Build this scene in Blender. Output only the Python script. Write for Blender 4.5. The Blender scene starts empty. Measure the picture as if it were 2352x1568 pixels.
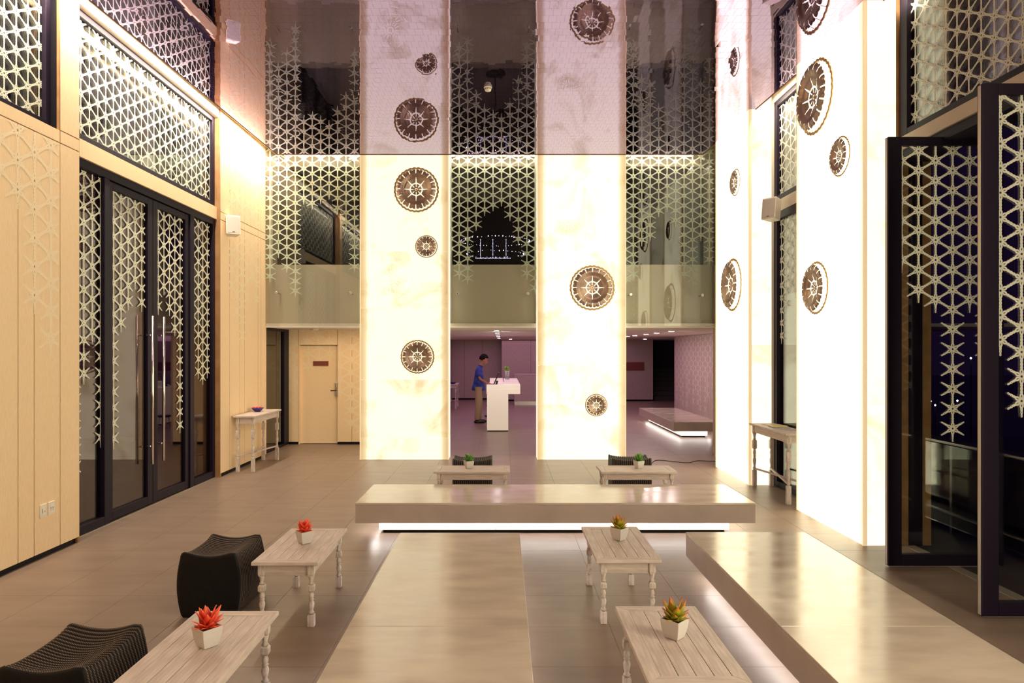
import bpy, bmesh, math, random
from mathutils import Vector, Matrix
random.seed(7)
S = bpy.context.scene
COL = S.collection
PI = math.pi
EYE = 1.87

# ------------------------------------------------------------------ camera, world, light, exposure
cam_d = bpy.data.cameras.new('camera'); cam = bpy.data.objects.new('camera', cam_d); COL.objects.link(cam)
cam.location = (0, 0, EYE); cam.rotation_euler = (PI/2, 0, 0)
cam_d.sensor_width = 36.0; cam_d.lens = 1600/2352*36.0
cam_d.shift_x = 21/2352; cam_d.shift_y = 22/2352
cam_d.clip_start = 0.05; cam_d.clip_end = 500
S.camera = cam
w = bpy.data.worlds.new('night'); S.world = w; w.use_nodes = True
bg = w.node_tree.nodes['Background']; bg.inputs[0].default_value = (0.0030, 0.0013, 0.0065, 1); bg.inputs[1].default_value = 1.0
S.view_settings.view_transform = 'Standard'; S.view_settings.look = 'None'
S.view_settings.exposure = 1.0; S.view_settings.gamma = 1.0; S.view_settings.use_curve_mapping = False

def area(name, loc, direction, sx, sy, power, color):
    l = bpy.data.lights.new(name, 'AREA'); l.shape = 'RECTANGLE'; l.size = sx; l.size_y = sy
    l.energy = power; l.color = color
    o = bpy.data.objects.new(name, l); COL.objects.link(o); o.location = loc
    o.rotation_euler = Vector(direction).to_track_quat('-Z', 'Y').to_euler()
    return o
WARM = (1.0, 0.80, 0.56)
def strip(name, p0, p1, direction, width, power, color):
    a, b = Vector(p0), Vector(p1); d = (b-a).normalized(); n = Vector(direction).normalized()
    l = bpy.data.lights.new(name, 'AREA'); l.shape = 'RECTANGLE'; l.size = (b-a).length; l.size_y = width
    l.energy = power; l.color = color
    o = bpy.data.objects.new(name, l); COL.objects.link(o)
    z = -n; x = (d - d.dot(z)*z).normalized(); y = z.cross(x)
    M = Matrix((x, y, z)).transposed().to_4x4(); M.translation = (a+b)/2
    o.matrix_world = M
    return o
# cove light above the edges of the hung mirror ceiling
strip('cove_light_left', (-4.06, -5.5, 5.36), (-4.0, 12.15, 5.36), (-0.45, 0, -1), 0.05, 400, (1.0, 0.86, 0.66))
strip('cove_light_right', (3.72, -5.5, 5.36), (3.55, 11.5, 5.36), (0.3, 0, -1), 0.05, 230, (1.0, 0.86, 0.66))
strip('cove_light_back', (-3.9, 12.12, 5.36), (3.4, 12.12, 5.36), (0, 0.3, -1), 0.05, 42, (1.0, 0.84, 0.66))
# lobby light behind the opening
area('lobby_light', (1.0, 21.5, 2.24), (0, 0, -1), 7.0, 9.0, 62, (1.0, 0.52, 0.86))
area('alcove_light', (-3.2, 13.1, 2.22), (0, 0, -1), 1.6, 0.8, 6, (1.0, 0.74, 0.46))
area('desk_light', (.0, 15.3, 2.27), (0, .55, -1), .5, .3, 9, (1.0, 0.90, 0.84))
for k_, y_ in enumerate((14.96, 16.4, 17.6, 19.1)):
    area('bench_downlight', (3.62, y_, 2.27), (.25, 0, -1), .1, .1, 5, (1.0, 0.80, 0.74))

# ------------------------------------------------------------------ helpers
def link(o): COL.objects.link(o); return o
def tag(o, label=None, cat=None, group=None, kind=None):
    if label: o['label'] = label
    if cat: o['category'] = cat
    if group: o['group'] = group
    if kind: o['kind'] = kind
    return o
def empty(name, loc, rz=0, label=None, cat=None, group=None):
    o = bpy.data.objects.new(name, None); o.empty_display_size = 0.1
    o.location = loc; o.rotation_euler = (0, 0, rz); link(o)
    return tag(o, label, cat, group)
def copy_tree(o, parent=None):
    c = o.copy(); link(c)
    if parent is not None: c.parent = parent
    for ch in list(o.children): copy_tree(ch, c)
    return c

class MB:
    def __init__(s): s.v = []; s.f = []; s.sm = []
    def add(s, vs, fs, smooth=False):
        n = len(s.v); s.v += [tuple(p) for p in vs]; s.f += [tuple(i+n for i in f) for f in fs]; s.sm += [smooth]*len(fs)
        return s
    def box(s, x0, x1, y0, y1, z0, z1, M=None):
        vs = [Vector(p) for p in ((x0,y0,z0),(x1,y0,z0),(x1,y1,z0),(x0,y1,z0),(x0,y0,z1),(x1,y0,z1),(x1,y1,z1),(x0,y1,z1))]
        if M is not None: vs = [M @ p for p in vs]
        return s.add(vs, [(0,3,2,1),(4,5,6,7),(0,1,5,4),(1,2,6,5),(2,3,7,6),(3,0,4,7)])
    def bar(s, a, b, w_, h_=None, up=(0,0,1)):
        a, b = Vector(a), Vector(b); h_ = h_ or w_
        d = (b-a).normalized(); u = Vector(up)
        if abs(d.dot(u)) > .99: u = Vector((1,0,0))
        r = d.cross(u).normalized(); u = r.cross(d).normalized()
        vs = [p + r*sx*w_/2 + u*sz*h_/2 for p in (a, b) for sx, sz in ((-1,-1),(1,-1),(1,1),(-1,1))]
        return s.add(vs, [(0,1,2,3),(7,6,5,4),(0,4,5,1),(1,5,6,2),(2,6,7,3),(3,7,4,0)])
    def rings(s, rings, closed=True, caps=True, smooth=True):
        n = len(rings[0]); vs = [p for r in rings for p in r]; fs = []
        for i in range(len(rings)-1):
            for j in range(n if closed else n-1):
                k = (j+1) % n; fs.append((i*n+j, i*n+k, (i+1)*n+k, (i+1)*n+j))
        m = len(s.v); s.add(vs, fs, smooth)
        if caps:
            s.f += [tuple(m+i for i in reversed(range(n))), tuple(m+(len(rings)-1)*n+i for i in range(n))]; s.sm += [False, False]
        return s
    def lathe(s, prof, n=16, c=(0,0,0), smooth=True, caps=True):
        return s.rings([[(c[0]+r*math.cos(2*PI*k/n), c[1]+r*math.sin(2*PI*k/n), c[2]+z) for k in range(n)] for r, z in prof], True, caps, smooth)
    def tube(s, pts, rad, n=8, caps=True):
        rs = []; P = [Vector(p) for p in pts]
        for i, p in enumerate(P):
            d = (P[min(i+1, len(P)-1)] - P[max(i-1, 0)]).normalized()
            u = Vector((0,0,1)) if abs(d.z) < .9 else Vector((1,0,0))
            a = d.cross(u).normalized(); b = d.cross(a).normalized()
            r = rad[i] if isinstance(rad, (list, tuple)) else rad
            rs.append([p + a*r*math.cos(2*PI*k/n) + b*r*math.sin(2*PI*k/n) for k in range(n)])
        return s.rings(rs, True, caps)
    def mesh(s, name):
        me = bpy.data.meshes.new(name); me.from_pydata(s.v, [], s.f); me.update()
        me.polygons.foreach_set('use_smooth', s.sm)
        return me
    def build(s, name, mat, parent=None, label=None, cat=None, group=None, kind=None, bevel=0, seg=2, loc=None, recalc=False):
        me = s.mesh(name)
        if recalc:
            bm = bmesh.new(); bm.from_mesh(me); bmesh.ops.recalc_face_normals(bm, faces=bm.faces); bm.to_mesh(me); bm.free()
        me.materials.append(mat)
        o = bpy.data.objects.new(name, me); link(o)
        if parent is not None: o.parent = parent
        if loc is not None: o.location = loc
        if bevel:
            m = o.modifiers.new('bevel', 'BEVEL'); m.width = bevel; m.segments = seg; m.limit_method = 'ANGLE'; m.angle_limit = math.radians(40)
        return tag(o, label, cat, group, kind)
def part(name, mesh, mat, parent, loc=(0,0,0), rot=None, kind=None, label=None):
    if mat is not None and not mesh.materials: mesh.materials.append(mat)
    o = bpy.data.objects.new(name, mesh); link(o); o.parent = parent; o.location = loc
    if rot is not None: o.rotation_euler = rot
    return tag(o, label, None, None, kind)
def boxmesh(name, x, y, z, bev=0.0):
    """box from 0..x, 0..y, 0..z with chamfered upper rim"""
    m = MB()
    if bev: m.rings([[(0,0,0),(x,0,0),(x,y,0),(0,y,0)], [(0,0,z-bev),(x,0,z-bev),(x,y,z-bev),(0,y,z-bev)], [(bev,bev,z),(x-bev,bev,z),(x-bev,y-bev,z),(bev,y-bev,z)]], True, True, False)
    else: m.box(0,x,0,y,0,z)
    return m.mesh(name)

# ------------------------------------------------------------------ materials
def mat(name, base, rough=.5, metal=0, spec=.5, emis=None, es=0):
    m = bpy.data.materials.new(name); m.use_nodes = True
    b = m.node_tree.nodes['Principled BSDF']
    b.inputs['Base Color'].default_value = (*base, 1); b.inputs['Roughness'].default_value = rough
    b.inputs['Metallic'].default_value = metal; b.inputs['Specular IOR Level'].default_value = spec
    if emis: b.inputs['Emission Color'].default_value = (*emis, 1); b.inputs['Emission Strength'].default_value = es
    return m
def N(m, t): return m.node_tree.nodes.new(t)
def L(m, a, b): m.node_tree.links.new(a, b)
def noisy(m, c0, c1, scale=(1,1,1), ns=5, detail=4, lo=.35, hi=.65, bump=0, bdist=.002, coord='Object', rough=None):
    b = m.node_tree.nodes['Principled BSDF']
    tc = N(m, 'ShaderNodeTexCoord'); mp = N(m, 'ShaderNodeMapping'); mp.inputs['Scale'].default_value = scale
    L(m, tc.outputs[coord], mp.inputs['Vector'])
    nz = N(m, 'ShaderNodeTexNoise'); nz.inputs['Scale'].default_value = ns; nz.inputs['Detail'].default_value = detail
    L(m, mp.outputs[0], nz.inputs['Vector'])
    r = N(m, 'ShaderNodeValToRGB'); r.color_ramp.elements[0].position = lo; r.color_ramp.elements[1].position = hi
    r.color_ramp.elements[0].color = (*c0, 1); r.color_ramp.elements[1].color = (*c1, 1)
    L(m, nz.outputs['Fac'], r.inputs['Fac']); L(m, r.outputs[0], b.inputs['Base Color'])
    if rough:
        mr = N(m, 'ShaderNodeMapRange'); mr.inputs['From Min'].default_value = .3; mr.inputs['From Max'].default_value = .7
        mr.inputs['To Min'].default_value = rough[0]; mr.inputs['To Max'].default_value = rough[1]
        L(m, nz.outputs['Fac'], mr.inputs['Value']); L(m, mr.outputs[0], b.inputs['Roughness'])
    if bump:
        bp = N(m, 'ShaderNodeBump'); bp.inputs['Strength'].default_value = bump; bp.inputs['Distance'].default_value = bdist
        L(m, nz.outputs['Fac'], bp.inputs['Height']); L(m, bp.outputs[0], b.inputs['Normal'])
    return m
M = {}
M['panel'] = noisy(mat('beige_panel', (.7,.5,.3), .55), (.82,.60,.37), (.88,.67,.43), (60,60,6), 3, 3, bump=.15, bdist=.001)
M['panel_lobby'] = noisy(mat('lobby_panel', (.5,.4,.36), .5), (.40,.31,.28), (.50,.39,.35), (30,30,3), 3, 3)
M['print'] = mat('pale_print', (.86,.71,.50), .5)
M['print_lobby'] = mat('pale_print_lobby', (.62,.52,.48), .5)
M['white'] = mat('white_paint', (.82,.76,.66), .5)
M['reveal'] = noisy(mat('shaded_reveal', (.3,.15,.06), .45), (.26,.13,.05), (.34,.18,.08), (1,1,1), 6)  # shade of the less lit reveal faces put into the brown colour
M['black'] = mat('black_aluminium', (.009,.004,.015), .5, 0, .22)
M['kick'] = mat('dark_kick', (.004,.003,.006), .5, 0, .2)
M['track'] = mat('steel_track', (.55,.48,.40), .35, .6)
M['chrome'] = mat('polished_steel', (.85,.80,.74), .12, 1)
M['steel'] = mat('brushed_steel', (.55,.52,.50), .3, 1)
M['film_door'] = mat('frosted_film_door', (.74,.74,.60), .6); M['film_dim'] = mat('frosted_film_shaded', (.33,.37,.28), .6); M['film'] = mat('frosted_film', (.90,.89,.78), .6)  # one film; weaker light on left doors and screens put into darker copies
M['plaque'] = mat('brown_plaque', (.20,.045,.03), .5)
M['wash'] = noisy(mat('whitewashed_wood', (.6,.55,.46), .5), (.47,.385,.35), (.67,.565,.52), (22,2.2,22), 3, 6, .3, .7, .35, .002)
M['washx'] = noisy(mat('whitewashed_wood_cross', (.6,.55,.46), .5), (.47,.385,.35), (.67,.565,.52), (2.2,22,22), 3, 6, .3, .7, .35, .002)
M['washz'] = noisy(mat('whitewashed_wood_leg', (.6,.55,.46), .5), (.40,.33,.29), (.68,.59,.54), (20,20,5), 3, 6, .3, .6, .35, .002)
M['stone'] = noisy(mat('polished_bench_top', (.6,.5,.42), .16), (.50,.41,.35), (.60,.50,.42), (1,3,1), 2.2, 6, .35, .65, .06, .003, rough=(.10,.22))
M['stone_side'] = noisy(mat('bench_side', (.5,.41,.37), .4), (.42,.34,.30), (.48,.39,.35), (1,1,1), 3, 4)
M['base'] = mat('white_plinth', (.85,.83,.80), .5)
M['led'] = mat('led_strip', (1,1,1), .5, emis=(1.0,.96,.92), es=11.0)
M['pot'] = mat('white_ceramic', (.60,.56,.55), .4)
M['soil'] = mat('soil', (.05,.03,.02), .9)
M['speaker'] = mat('speaker_white', (.78,.72,.64), .45)
M['speaker_grille'] = noisy(mat('speaker_grille', (.5,.47,.44), .6), (.42,.38,.35), (.56,.52,.48), (1,1,1), 300)
M['darkwall'] = mat('dark_wall', (.05,.035,.04), .6)
M['deck'] = noisy(mat('dark_deck', (.03,.02,.03), .5), (.02,.014,.02), (.05,.035,.045), (1,.2,1), 4)
M['slab'] = mat('plaster_slab', (.55,.47,.38), .7)
M['soffit'] = mat('soffit_plaster', (.84,.74,.70), .7)
M['downlight'] = mat('downlight_lens', (1,1,1), .5, emis=(1.0,.90,.95), es=14)
M['cable'] = mat('black_cable', (.01,.01,.01), .5)
M['desk'] = mat('white_desk', (.86,.80,.74), .3, emis=(1,.80,.70), es=.12)  # slight glow put into the emission to brighten the desk, no lamp
M['screen'] = mat('black_plastic', (.02,.02,.025), .3)
M['metal_wood'] = M['steel']

M['stone'].node_tree.nodes['Principled BSDF'].inputs['IOR'].default_value = 1.95
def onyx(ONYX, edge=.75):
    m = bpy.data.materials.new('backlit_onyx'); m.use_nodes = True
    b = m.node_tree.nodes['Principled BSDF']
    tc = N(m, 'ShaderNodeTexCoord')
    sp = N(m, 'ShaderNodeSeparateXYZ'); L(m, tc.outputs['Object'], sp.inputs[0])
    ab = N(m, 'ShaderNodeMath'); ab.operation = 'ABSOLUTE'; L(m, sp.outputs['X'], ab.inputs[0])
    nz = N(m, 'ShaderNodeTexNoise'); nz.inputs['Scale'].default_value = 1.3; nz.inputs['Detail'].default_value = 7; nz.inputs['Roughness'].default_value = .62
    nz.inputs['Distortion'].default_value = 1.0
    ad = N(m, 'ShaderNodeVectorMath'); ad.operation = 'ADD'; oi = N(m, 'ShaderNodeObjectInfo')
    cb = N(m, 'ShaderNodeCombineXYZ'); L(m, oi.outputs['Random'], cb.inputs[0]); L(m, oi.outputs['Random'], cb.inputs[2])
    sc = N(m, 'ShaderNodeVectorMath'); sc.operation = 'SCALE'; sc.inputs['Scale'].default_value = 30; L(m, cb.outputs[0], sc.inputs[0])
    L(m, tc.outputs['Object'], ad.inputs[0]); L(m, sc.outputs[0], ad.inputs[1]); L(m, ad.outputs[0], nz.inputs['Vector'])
    # backlight's fall-off toward the pillar edges, painted into the emission colour
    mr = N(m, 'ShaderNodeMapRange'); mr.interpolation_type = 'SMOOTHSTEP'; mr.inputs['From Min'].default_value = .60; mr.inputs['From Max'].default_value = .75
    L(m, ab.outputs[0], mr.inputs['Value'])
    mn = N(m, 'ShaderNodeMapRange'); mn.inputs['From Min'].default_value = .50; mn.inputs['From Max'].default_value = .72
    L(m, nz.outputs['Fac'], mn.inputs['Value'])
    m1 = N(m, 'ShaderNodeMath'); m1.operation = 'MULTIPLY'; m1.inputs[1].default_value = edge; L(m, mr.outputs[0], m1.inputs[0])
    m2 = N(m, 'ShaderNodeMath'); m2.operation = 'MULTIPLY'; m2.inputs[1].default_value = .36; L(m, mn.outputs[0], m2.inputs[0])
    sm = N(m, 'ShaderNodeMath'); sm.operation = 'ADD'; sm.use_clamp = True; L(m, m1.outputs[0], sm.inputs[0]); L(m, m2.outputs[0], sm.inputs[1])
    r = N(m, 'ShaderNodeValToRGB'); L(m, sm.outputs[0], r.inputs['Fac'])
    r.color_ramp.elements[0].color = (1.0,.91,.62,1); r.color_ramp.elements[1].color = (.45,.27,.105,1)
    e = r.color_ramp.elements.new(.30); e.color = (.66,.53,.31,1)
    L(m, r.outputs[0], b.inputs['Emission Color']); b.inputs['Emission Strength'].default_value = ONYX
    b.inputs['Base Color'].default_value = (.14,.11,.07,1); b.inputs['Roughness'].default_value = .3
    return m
ONYX = .9
M['onyx'] = onyx(.68); M['onyx2'] = onyx(.76); M['onyx_side'] = onyx(.78, 0.0); M['onyx3'] = onyx(1.9); M['onyx_fill'] = onyx(4.2, 0.0); M['onyx_fill_side'] = onyx(6.5, 0.0)  # last two: overbright, for the unseen fill pillars
def onyx_pale():
    m = mat('etched_onyx', (.14,.11,.07), .4, emis=(1,.93,.64), es=.74); return m
M['etched'] = onyx_pale()

def glass(name, tint=(.93,.95,.93), ior=1.5, rough=0.0, boost=1.0):
    m = bpy.data.materials.new(name); m.use_nodes = True; nt = m.node_tree
    for n in list(nt.nodes):
        if n.type != 'OUTPUT_MATERIAL': nt.nodes.remove(n)
    out = [n for n in nt.nodes if n.type == 'OUTPUT_MATERIAL'][0]
    t = N(m, 'ShaderNodeBsdfTransparent'); t.inputs[0].default_value = (*tint, 1)
    g = N(m, 'ShaderNodeBsdfGlossy'); g.inputs['Roughness'].default_value = rough; g.inputs[0].default_value = (1,1,1,1)
    f = N(m, 'ShaderNodeFresnel'); f.inputs[0].default_value = ior
    mx = N(m, 'ShaderNodeMixShader'); mu = N(m, 'ShaderNodeMath'); mu.operation = 'MULTIPLY'; mu.use_clamp = True; mu.inputs[1].default_value = boost
    L(m, f.outputs[0], mu.inputs[0]); L(m, mu.outputs[0], mx.inputs[0]); L(m, t.outputs[0], mx.inputs[1]); L(m, g.outputs[0], mx.inputs[2]); L(m, mx.outputs[0], out.inputs[0])
    return m
M['glass'] = glass('clear_glass', boost=.85)
M['glass_door'] = glass('door_glass', (.78,.70,.68), boost=.28)
M['glass_dark'] = glass('tinted_glass', (.45,.42,.45))

M['film_right'] = mat('frosted_film_lit', (.95,.92,.82), .6)  # brighter copy of the film, light on the open leaves put into colour
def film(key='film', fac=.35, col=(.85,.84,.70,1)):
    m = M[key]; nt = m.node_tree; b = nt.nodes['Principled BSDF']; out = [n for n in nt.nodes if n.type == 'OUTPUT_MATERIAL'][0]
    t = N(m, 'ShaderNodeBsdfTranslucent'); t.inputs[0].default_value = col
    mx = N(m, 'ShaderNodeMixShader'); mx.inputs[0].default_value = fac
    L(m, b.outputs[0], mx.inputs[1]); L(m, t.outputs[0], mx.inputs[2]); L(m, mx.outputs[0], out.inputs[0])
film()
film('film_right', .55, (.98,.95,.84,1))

def mirror_mat():
    m = mat('mirror_tile', (.325,.235,.42), .035, 1.0)
    b = m.node_tree.nodes['Principled BSDF']
    oi = N(m, 'ShaderNodeTexCoord'); v = N(m, 'ShaderNodeTexVoronoi'); v.inputs['Scale'].default_value = 7
    L(m, oi.outputs['Object'], v.inputs['Vector'])
    r = N(m, 'ShaderNodeMapRange'); r.inputs['To Min'].default_value = .006; r.inputs['To Max'].default_value = .022
    sp = N(m, 'ShaderNodeSeparateColor'); L(m, v.outputs['Color'], sp.inputs[0]); L(m, sp.outputs[0], r.inputs['Value']); L(m, r.outputs[0], b.inputs['Roughness'])
    return m
M['mirror'] = mirror_mat()
M['mirror_edge'] = mat('bronze_edge', (.28,.15,.07), .4, .3)

def floor_mat(name, tiles):
    m = mat(name, (.3,.24,.19), .38)
    b = m.node_tree.nodes['Principled BSDF']; tc = N(m, 'ShaderNodeTexCoord'); ge = N(m, 'ShaderNodeNewGeometry')
    mp = N(m, 'ShaderNodeMapping'); mp.inputs['Scale'].default_value = (.6,2.2,1); L(m, ge.outputs['Position'], mp.inputs['Vector'])
    n1 = N(m, 'ShaderNodeTexNoise'); n1.inputs['Scale'].default_value = 3; n1.inputs['Detail'].default_value = 6; L(m, mp.outputs[0], n1.inputs['Vector'])
    r = N(m, 'ShaderNodeValToRGB'); r.color_ramp.elements[0].position = .32; r.color_ramp.elements[1].position = .68
    r.color_ramp.elements[0].color = (.215,.150,.115,1); r.color_ramp.elements[1].color = (.262,.188,.146,1)
    L(m, n1.outputs['Fac'], r.inputs['Fac'])
    n2 = N(m, 'ShaderNodeTexNoise'); n2.inputs['Scale'].default_value = 45; n2.inputs['Detail'].default_value = 5; L(m, ge.outputs['Position'], n2.inputs['Vector'])
    bp = N(m, 'ShaderNodeBump'); bp.inputs['Strength'].default_value = .35; bp.inputs['Distance'].default_value = .002
    L(m, n2.outputs['Fac'], bp.inputs['Height']); L(m, bp.outputs[0], b.inputs['Normal'])
    if tiles:
        L(m, r.outputs[0], b.inputs['Base Color'])
    else:
        br = N(m, 'ShaderNodeTexBrick'); br.inputs['Scale'].default_value = 1; br.offset = 0
        br.inputs['Brick Width'].default_value = .6; br.inputs['Row Height'].default_value = .6; br.inputs['Mortar Size'].default_value = .004
        mp2 = N(m, 'ShaderNodeMapping'); mp2.inputs['Location'].default_value = (-.128+.6*20, -6.527+.6*40, 0); L(m, ge.outputs['Position'], mp2.inputs['Vector'])
        L(m, mp2.outputs[0], br.inputs['Vector']); L(m, r.outputs[0], br.inputs['Color1']); L(m, r.outputs[0], br.inputs['Color2']); br.inputs['Mortar'].default_value = (.14,.10,.08,1)
        L(m, br.outputs['Color'], b.inputs['Base Color'])
    return m
M['tile'] = floor_mat('floor_tile', True)
M['tile_far'] = floor_mat('floor_tile_far', False)
M['grout'] = mat('grout', (.235,.172,.132), .7)

# ------------------------------------------------------------------ star lattice printed film
SP = .172; SX = SP*math.cos(PI/6)
LINK = [(.045,0,.026),(.09,0,.052),(.125,0,.070),(.15,.009,.080),(.19,.020,.092),(.23,.009,.087),(.255,0,.074),(.285,0,.054),(.315,0,.042),(.35,0,.054),(.385,0,.056),(.42,0,.040),(.455,0,.048),(.5,0,.058)]
LOOSE = LINK[:9] + [(.35,0,.048),(.385,0,.050),(.41,0,.036),(.44,0,.040),(.475,.016,.046),(.51,0,.042),(.54,0,.028),(.58,0,.034),(.615,.010,.036),(.65,0,.034),(.675,0,.012)]
def clip_poly(P, u0, u1, v0, v1):
    for ax, lim, sg in ((0,u0,1),(0,u1,-1),(1,v0,1),(1,v1,-1)):
        Q = []
        for i in range(len(P)):
            a, b = P[i-1], P[i]; da = (a[ax]-lim)*sg; db = (b[ax]-lim)*sg
            if da >= 0: 
                if db >= 0: Q.append(b)
                else:
                    t = da/(da-db); Q.append((a[0]+(b[0]-a[0])*t, a[1]+(b[1]-a[1])*t))
            elif db >= 0:
                t = da/(da-db); Q.append((a[0]+(b[0]-a[0])*t, a[1]+(b[1]-a[1])*t)); Q.append(b)
        P = Q
        if len(P) < 3: return P
    return P
FW = [1.0]
def star_pts(cu, cv, s, linked, quality=1):
    polys = []
    for k in range(6):
        th = PI/2 + k*PI/3; c, sn = math.cos(th), math.sin(th)
        pr = LINK if linked[k] else LOOSE
        for side in (1, -1):
            for a, b in zip(pr[:-1], pr[1:]):
                fa = 1.10 if a[0] > .26 else 1; fb = 1.10 if b[0] > .26 else 1
                q = [(a[0], a[1]*side), (b[0], b[1]*side), (b[0], b[2]*fb*side), (a[0], a[2]*fa*side)]
                if a[1] == 0 and b[1] == 0: pass
                polys.append([(cu+s*(x*c-y*sn), cv+s*(x*sn+y*c)) for x, y in (q if side < 0 else q[::-1])])
    return polys
def lattice(name, fn, cols, rect, material, parent, zpar=0, s=SP, top=99, label=None, thick=None):
    """cols: list of (index, u, v_bottom); parity by index; fn(u,v) -> point; rect = u0,u1,v0,v1"""
    u0, u1, v0, v1 = rect; jb = {}
    uu = {}
    for i, u, vb in cols:
        ph = zpar + (s/2 if i % 2 else 0)
        jb[i] = round((vb-ph)/s) if vb is not None else None; uu[i] = u
    def has(i, j):
        if i not in jb: 
            # outside the known columns treat like nearest column
            ks = sorted(jb); k = ks[0] if i < ks[0] else ks[-1]
            return jb[k] is not None and j >= jb[k]
        return jb[i] is not None and j >= jb[i]
    m = MB()
    for i, u, vb in cols:
        if jb[i] is None: continue
        ph = zpar + (s/2 if i % 2 else 0)
        for j in range(jb[i], int((v1+s-ph)/s)+1):
            v = ph + j*s
            if v > v1+s*.7: break
            if v < v0 - s: continue
            odd = i % 2
            up = j+1 if odd else j; dn = j if odd else j-1
            # arm directions: 90, 150, 210, 270, 330, 30
            ln = [has(i,j+1), has(i-1,up), has(i-1,dn), has(i,j-1), has(i+1,dn), has(i+1,up)]
            for P in star_pts(u, v, s, ln):
                if any(not(u0 <= p[0] <= u1 and v0 <= p[1] <= v1) for p in P):
                    P = clip_poly(P, u0, u1, v0, v1)
                    if len(P) < 3: continue
                m.add([fn(p[0], p[1]) for p in P], [tuple(range(len(P)))])
    o = m.build(name, material, parent, label=label)
    return o
def full_cols(u0, u1, ustart, vb, s=SP):
    sx = s*math.cos(PI/6); i0 = math.floor((u0-ustart)/sx)-1; i1 = math.ceil((u1-ustart)/sx)+1
    return [(i, ustart+i*sx, vb) for i in range(i0, i1+1)]
def drip_cols(ustart, bottoms, lo=0, s=SP, sign=1):
    sx = s*math.cos(PI/6)
    return [(i+lo, ustart+sign*(i+lo)*sx, b) for i, b in enumerate(bottoms)]

# ------------------------------------------------------------------ the setting: floor
fl = empty('floor', (0,0,0)); tag(fl, kind='structure')
XL, XR = -4.31, 3.86
MB().box(XL, XR, -6, 3.5, -.10, -.0005).build('subfloor', M['tile_far'], fl)
MB().box(XL, XR, 3.5, 13.35, -.10, -.0025).build('grout_bed', M['grout'], fl)
MB().box(-4.4, 9.5, 13.33, 30, -.10, 0).build('lobby_floor', M['tile_far'], fl)
MB().box(XR, 9.5, 11.2, 13.33, -.10, 0).build('lobby_floor', M['tile_far'], fl)
xs = [XL] + [.128+.6*k for k in range(-7, 7) if XL < .128+.6*k < XR] + [XR]
ys = [3.5] + [6.527+.6*k for k in range(-5, 12) if 3.5 < 6.527+.6*k < 13.3] + [13.33]
tcache = {}
for a, b in zip(xs[:-1], xs[1:]):
    for c, d in zip(ys[:-1], ys[1:]):
        key = (round(b-a, 3), round(d-c, 3))
        if key not in tcache:
            tcache[key] = boxmesh('tile', b-a-.0024, d-c-.0024, .0085, .0006); tcache[key].materials.append(M['tile'])
        part('tile', tcache[key], None, fl, (a+.0012, c+.0012, -.0085))

# ------------------------------------------------------------------ hung mirror ceiling
ZC = 5.235
ce = empty('ceiling', (0,0,0)); tag(ce, kind='structure')
def cl(y): return -4.09 + (y/11.93)*(4.09-3.876)
def cr(y): return 3.94 + (y/11.93)*(3.427-3.94)
m = MB(); YB = 11.93
for (z0, z1, e) in ((ZC+.004, ZC+.03, 0),):
    vs = [(cl(-6),-6), (cr(-6),-6), (cr(YB),YB), (cl(YB),YB)]
    m.rings([[(x,y,z0) for x,y in vs], [(x,y,z1) for x,y in vs]], True, True, False)
m.build('ceiling_panel', M['mirror_edge'], ce)
m = MB()
for (p, q) in (((cl(-6),-6),(cl(YB),YB)), ((cl(YB),YB),(cr(YB),YB)), ((cr(YB),YB),(cr(-6),-6))):
    m.bar((p[0],p[1],ZC+.012), (q[0],q[1],ZC+.012), .012, .04)
m.build('ceiling_edge', M['mirror_edge'], ce)
TX, TY = .082, .145
rest = MB(); n_part = 0; row = 0; y = YB-TY-.01
proto_tile = MB().add([(-.5*TX+.0006,-.5*TY+.0006,0),(-.5*TX+.0006,.5*TY-.0006,0),(.5*TX-.0006,.5*TY-.0006,0),(.5*TX-.0006,-.5*TY+.0006,0),
                       (-.5*TX+.0006,-.5*TY+.0006,.004),(-.5*TX+.0006,.5*TY-.0006,.004),(.5*TX-.0006,.5*TY-.0006,.004),(.5*TX-.0006,-.5*TY+.0006,.004)],
                      [(0,1,2,3),(0,4,5,1),(1,5,6,2),(2,6,7,3),(3,7,4,0)]).mesh('mirror_tile')
proto_tile.materials.append(M['mirror'])
while y > -6:
    x = cl(y) - TX + (TX*.5 if row % 2 else 0)
    while x - TX/2 < cr(y)+.05:
        sg = .0016 if random.random() < .86 else .0055
        a, b = random.gauss(0, sg), random.gauss(0, sg); yc = y+TY/2
        if 6.62 < yc < 7.38 and n_part < 300 and -2.6 < x < 3.4:
            part('mirror_tile', proto_tile, None, ce, (x, yc, ZC), (a, b, 0)); n_part += 1
        else:
            hx, hy = TX/2-.0006, TY/2-.0006; P = []
            for sx, sy in ((-1,-1),(-1,1),(1,1),(1,-1)):
                py_ = yc+sy*hy; px_ = min(max(x+sx*hx, cl(py_)+.001), cr(py_)-.001)
                P.append((px_, py_, ZC + sx*hx*b + sy*hy*a))
            if P[2][0]-P[1][0] > .002 or P[3][0]-P[0][0] > .002: rest.add(P, [(0,1,2,3)])
        x += TX
    y -= TY; row += 1
rest.build('mirror_tile', M['mirror'], ce, kind='stuff')

# upper slab over everything
MB().box(-5.2, 5.2, -6.2, 18.2, 5.75, 5.95).build('ceiling_slab', M['white'], ce)

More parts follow.
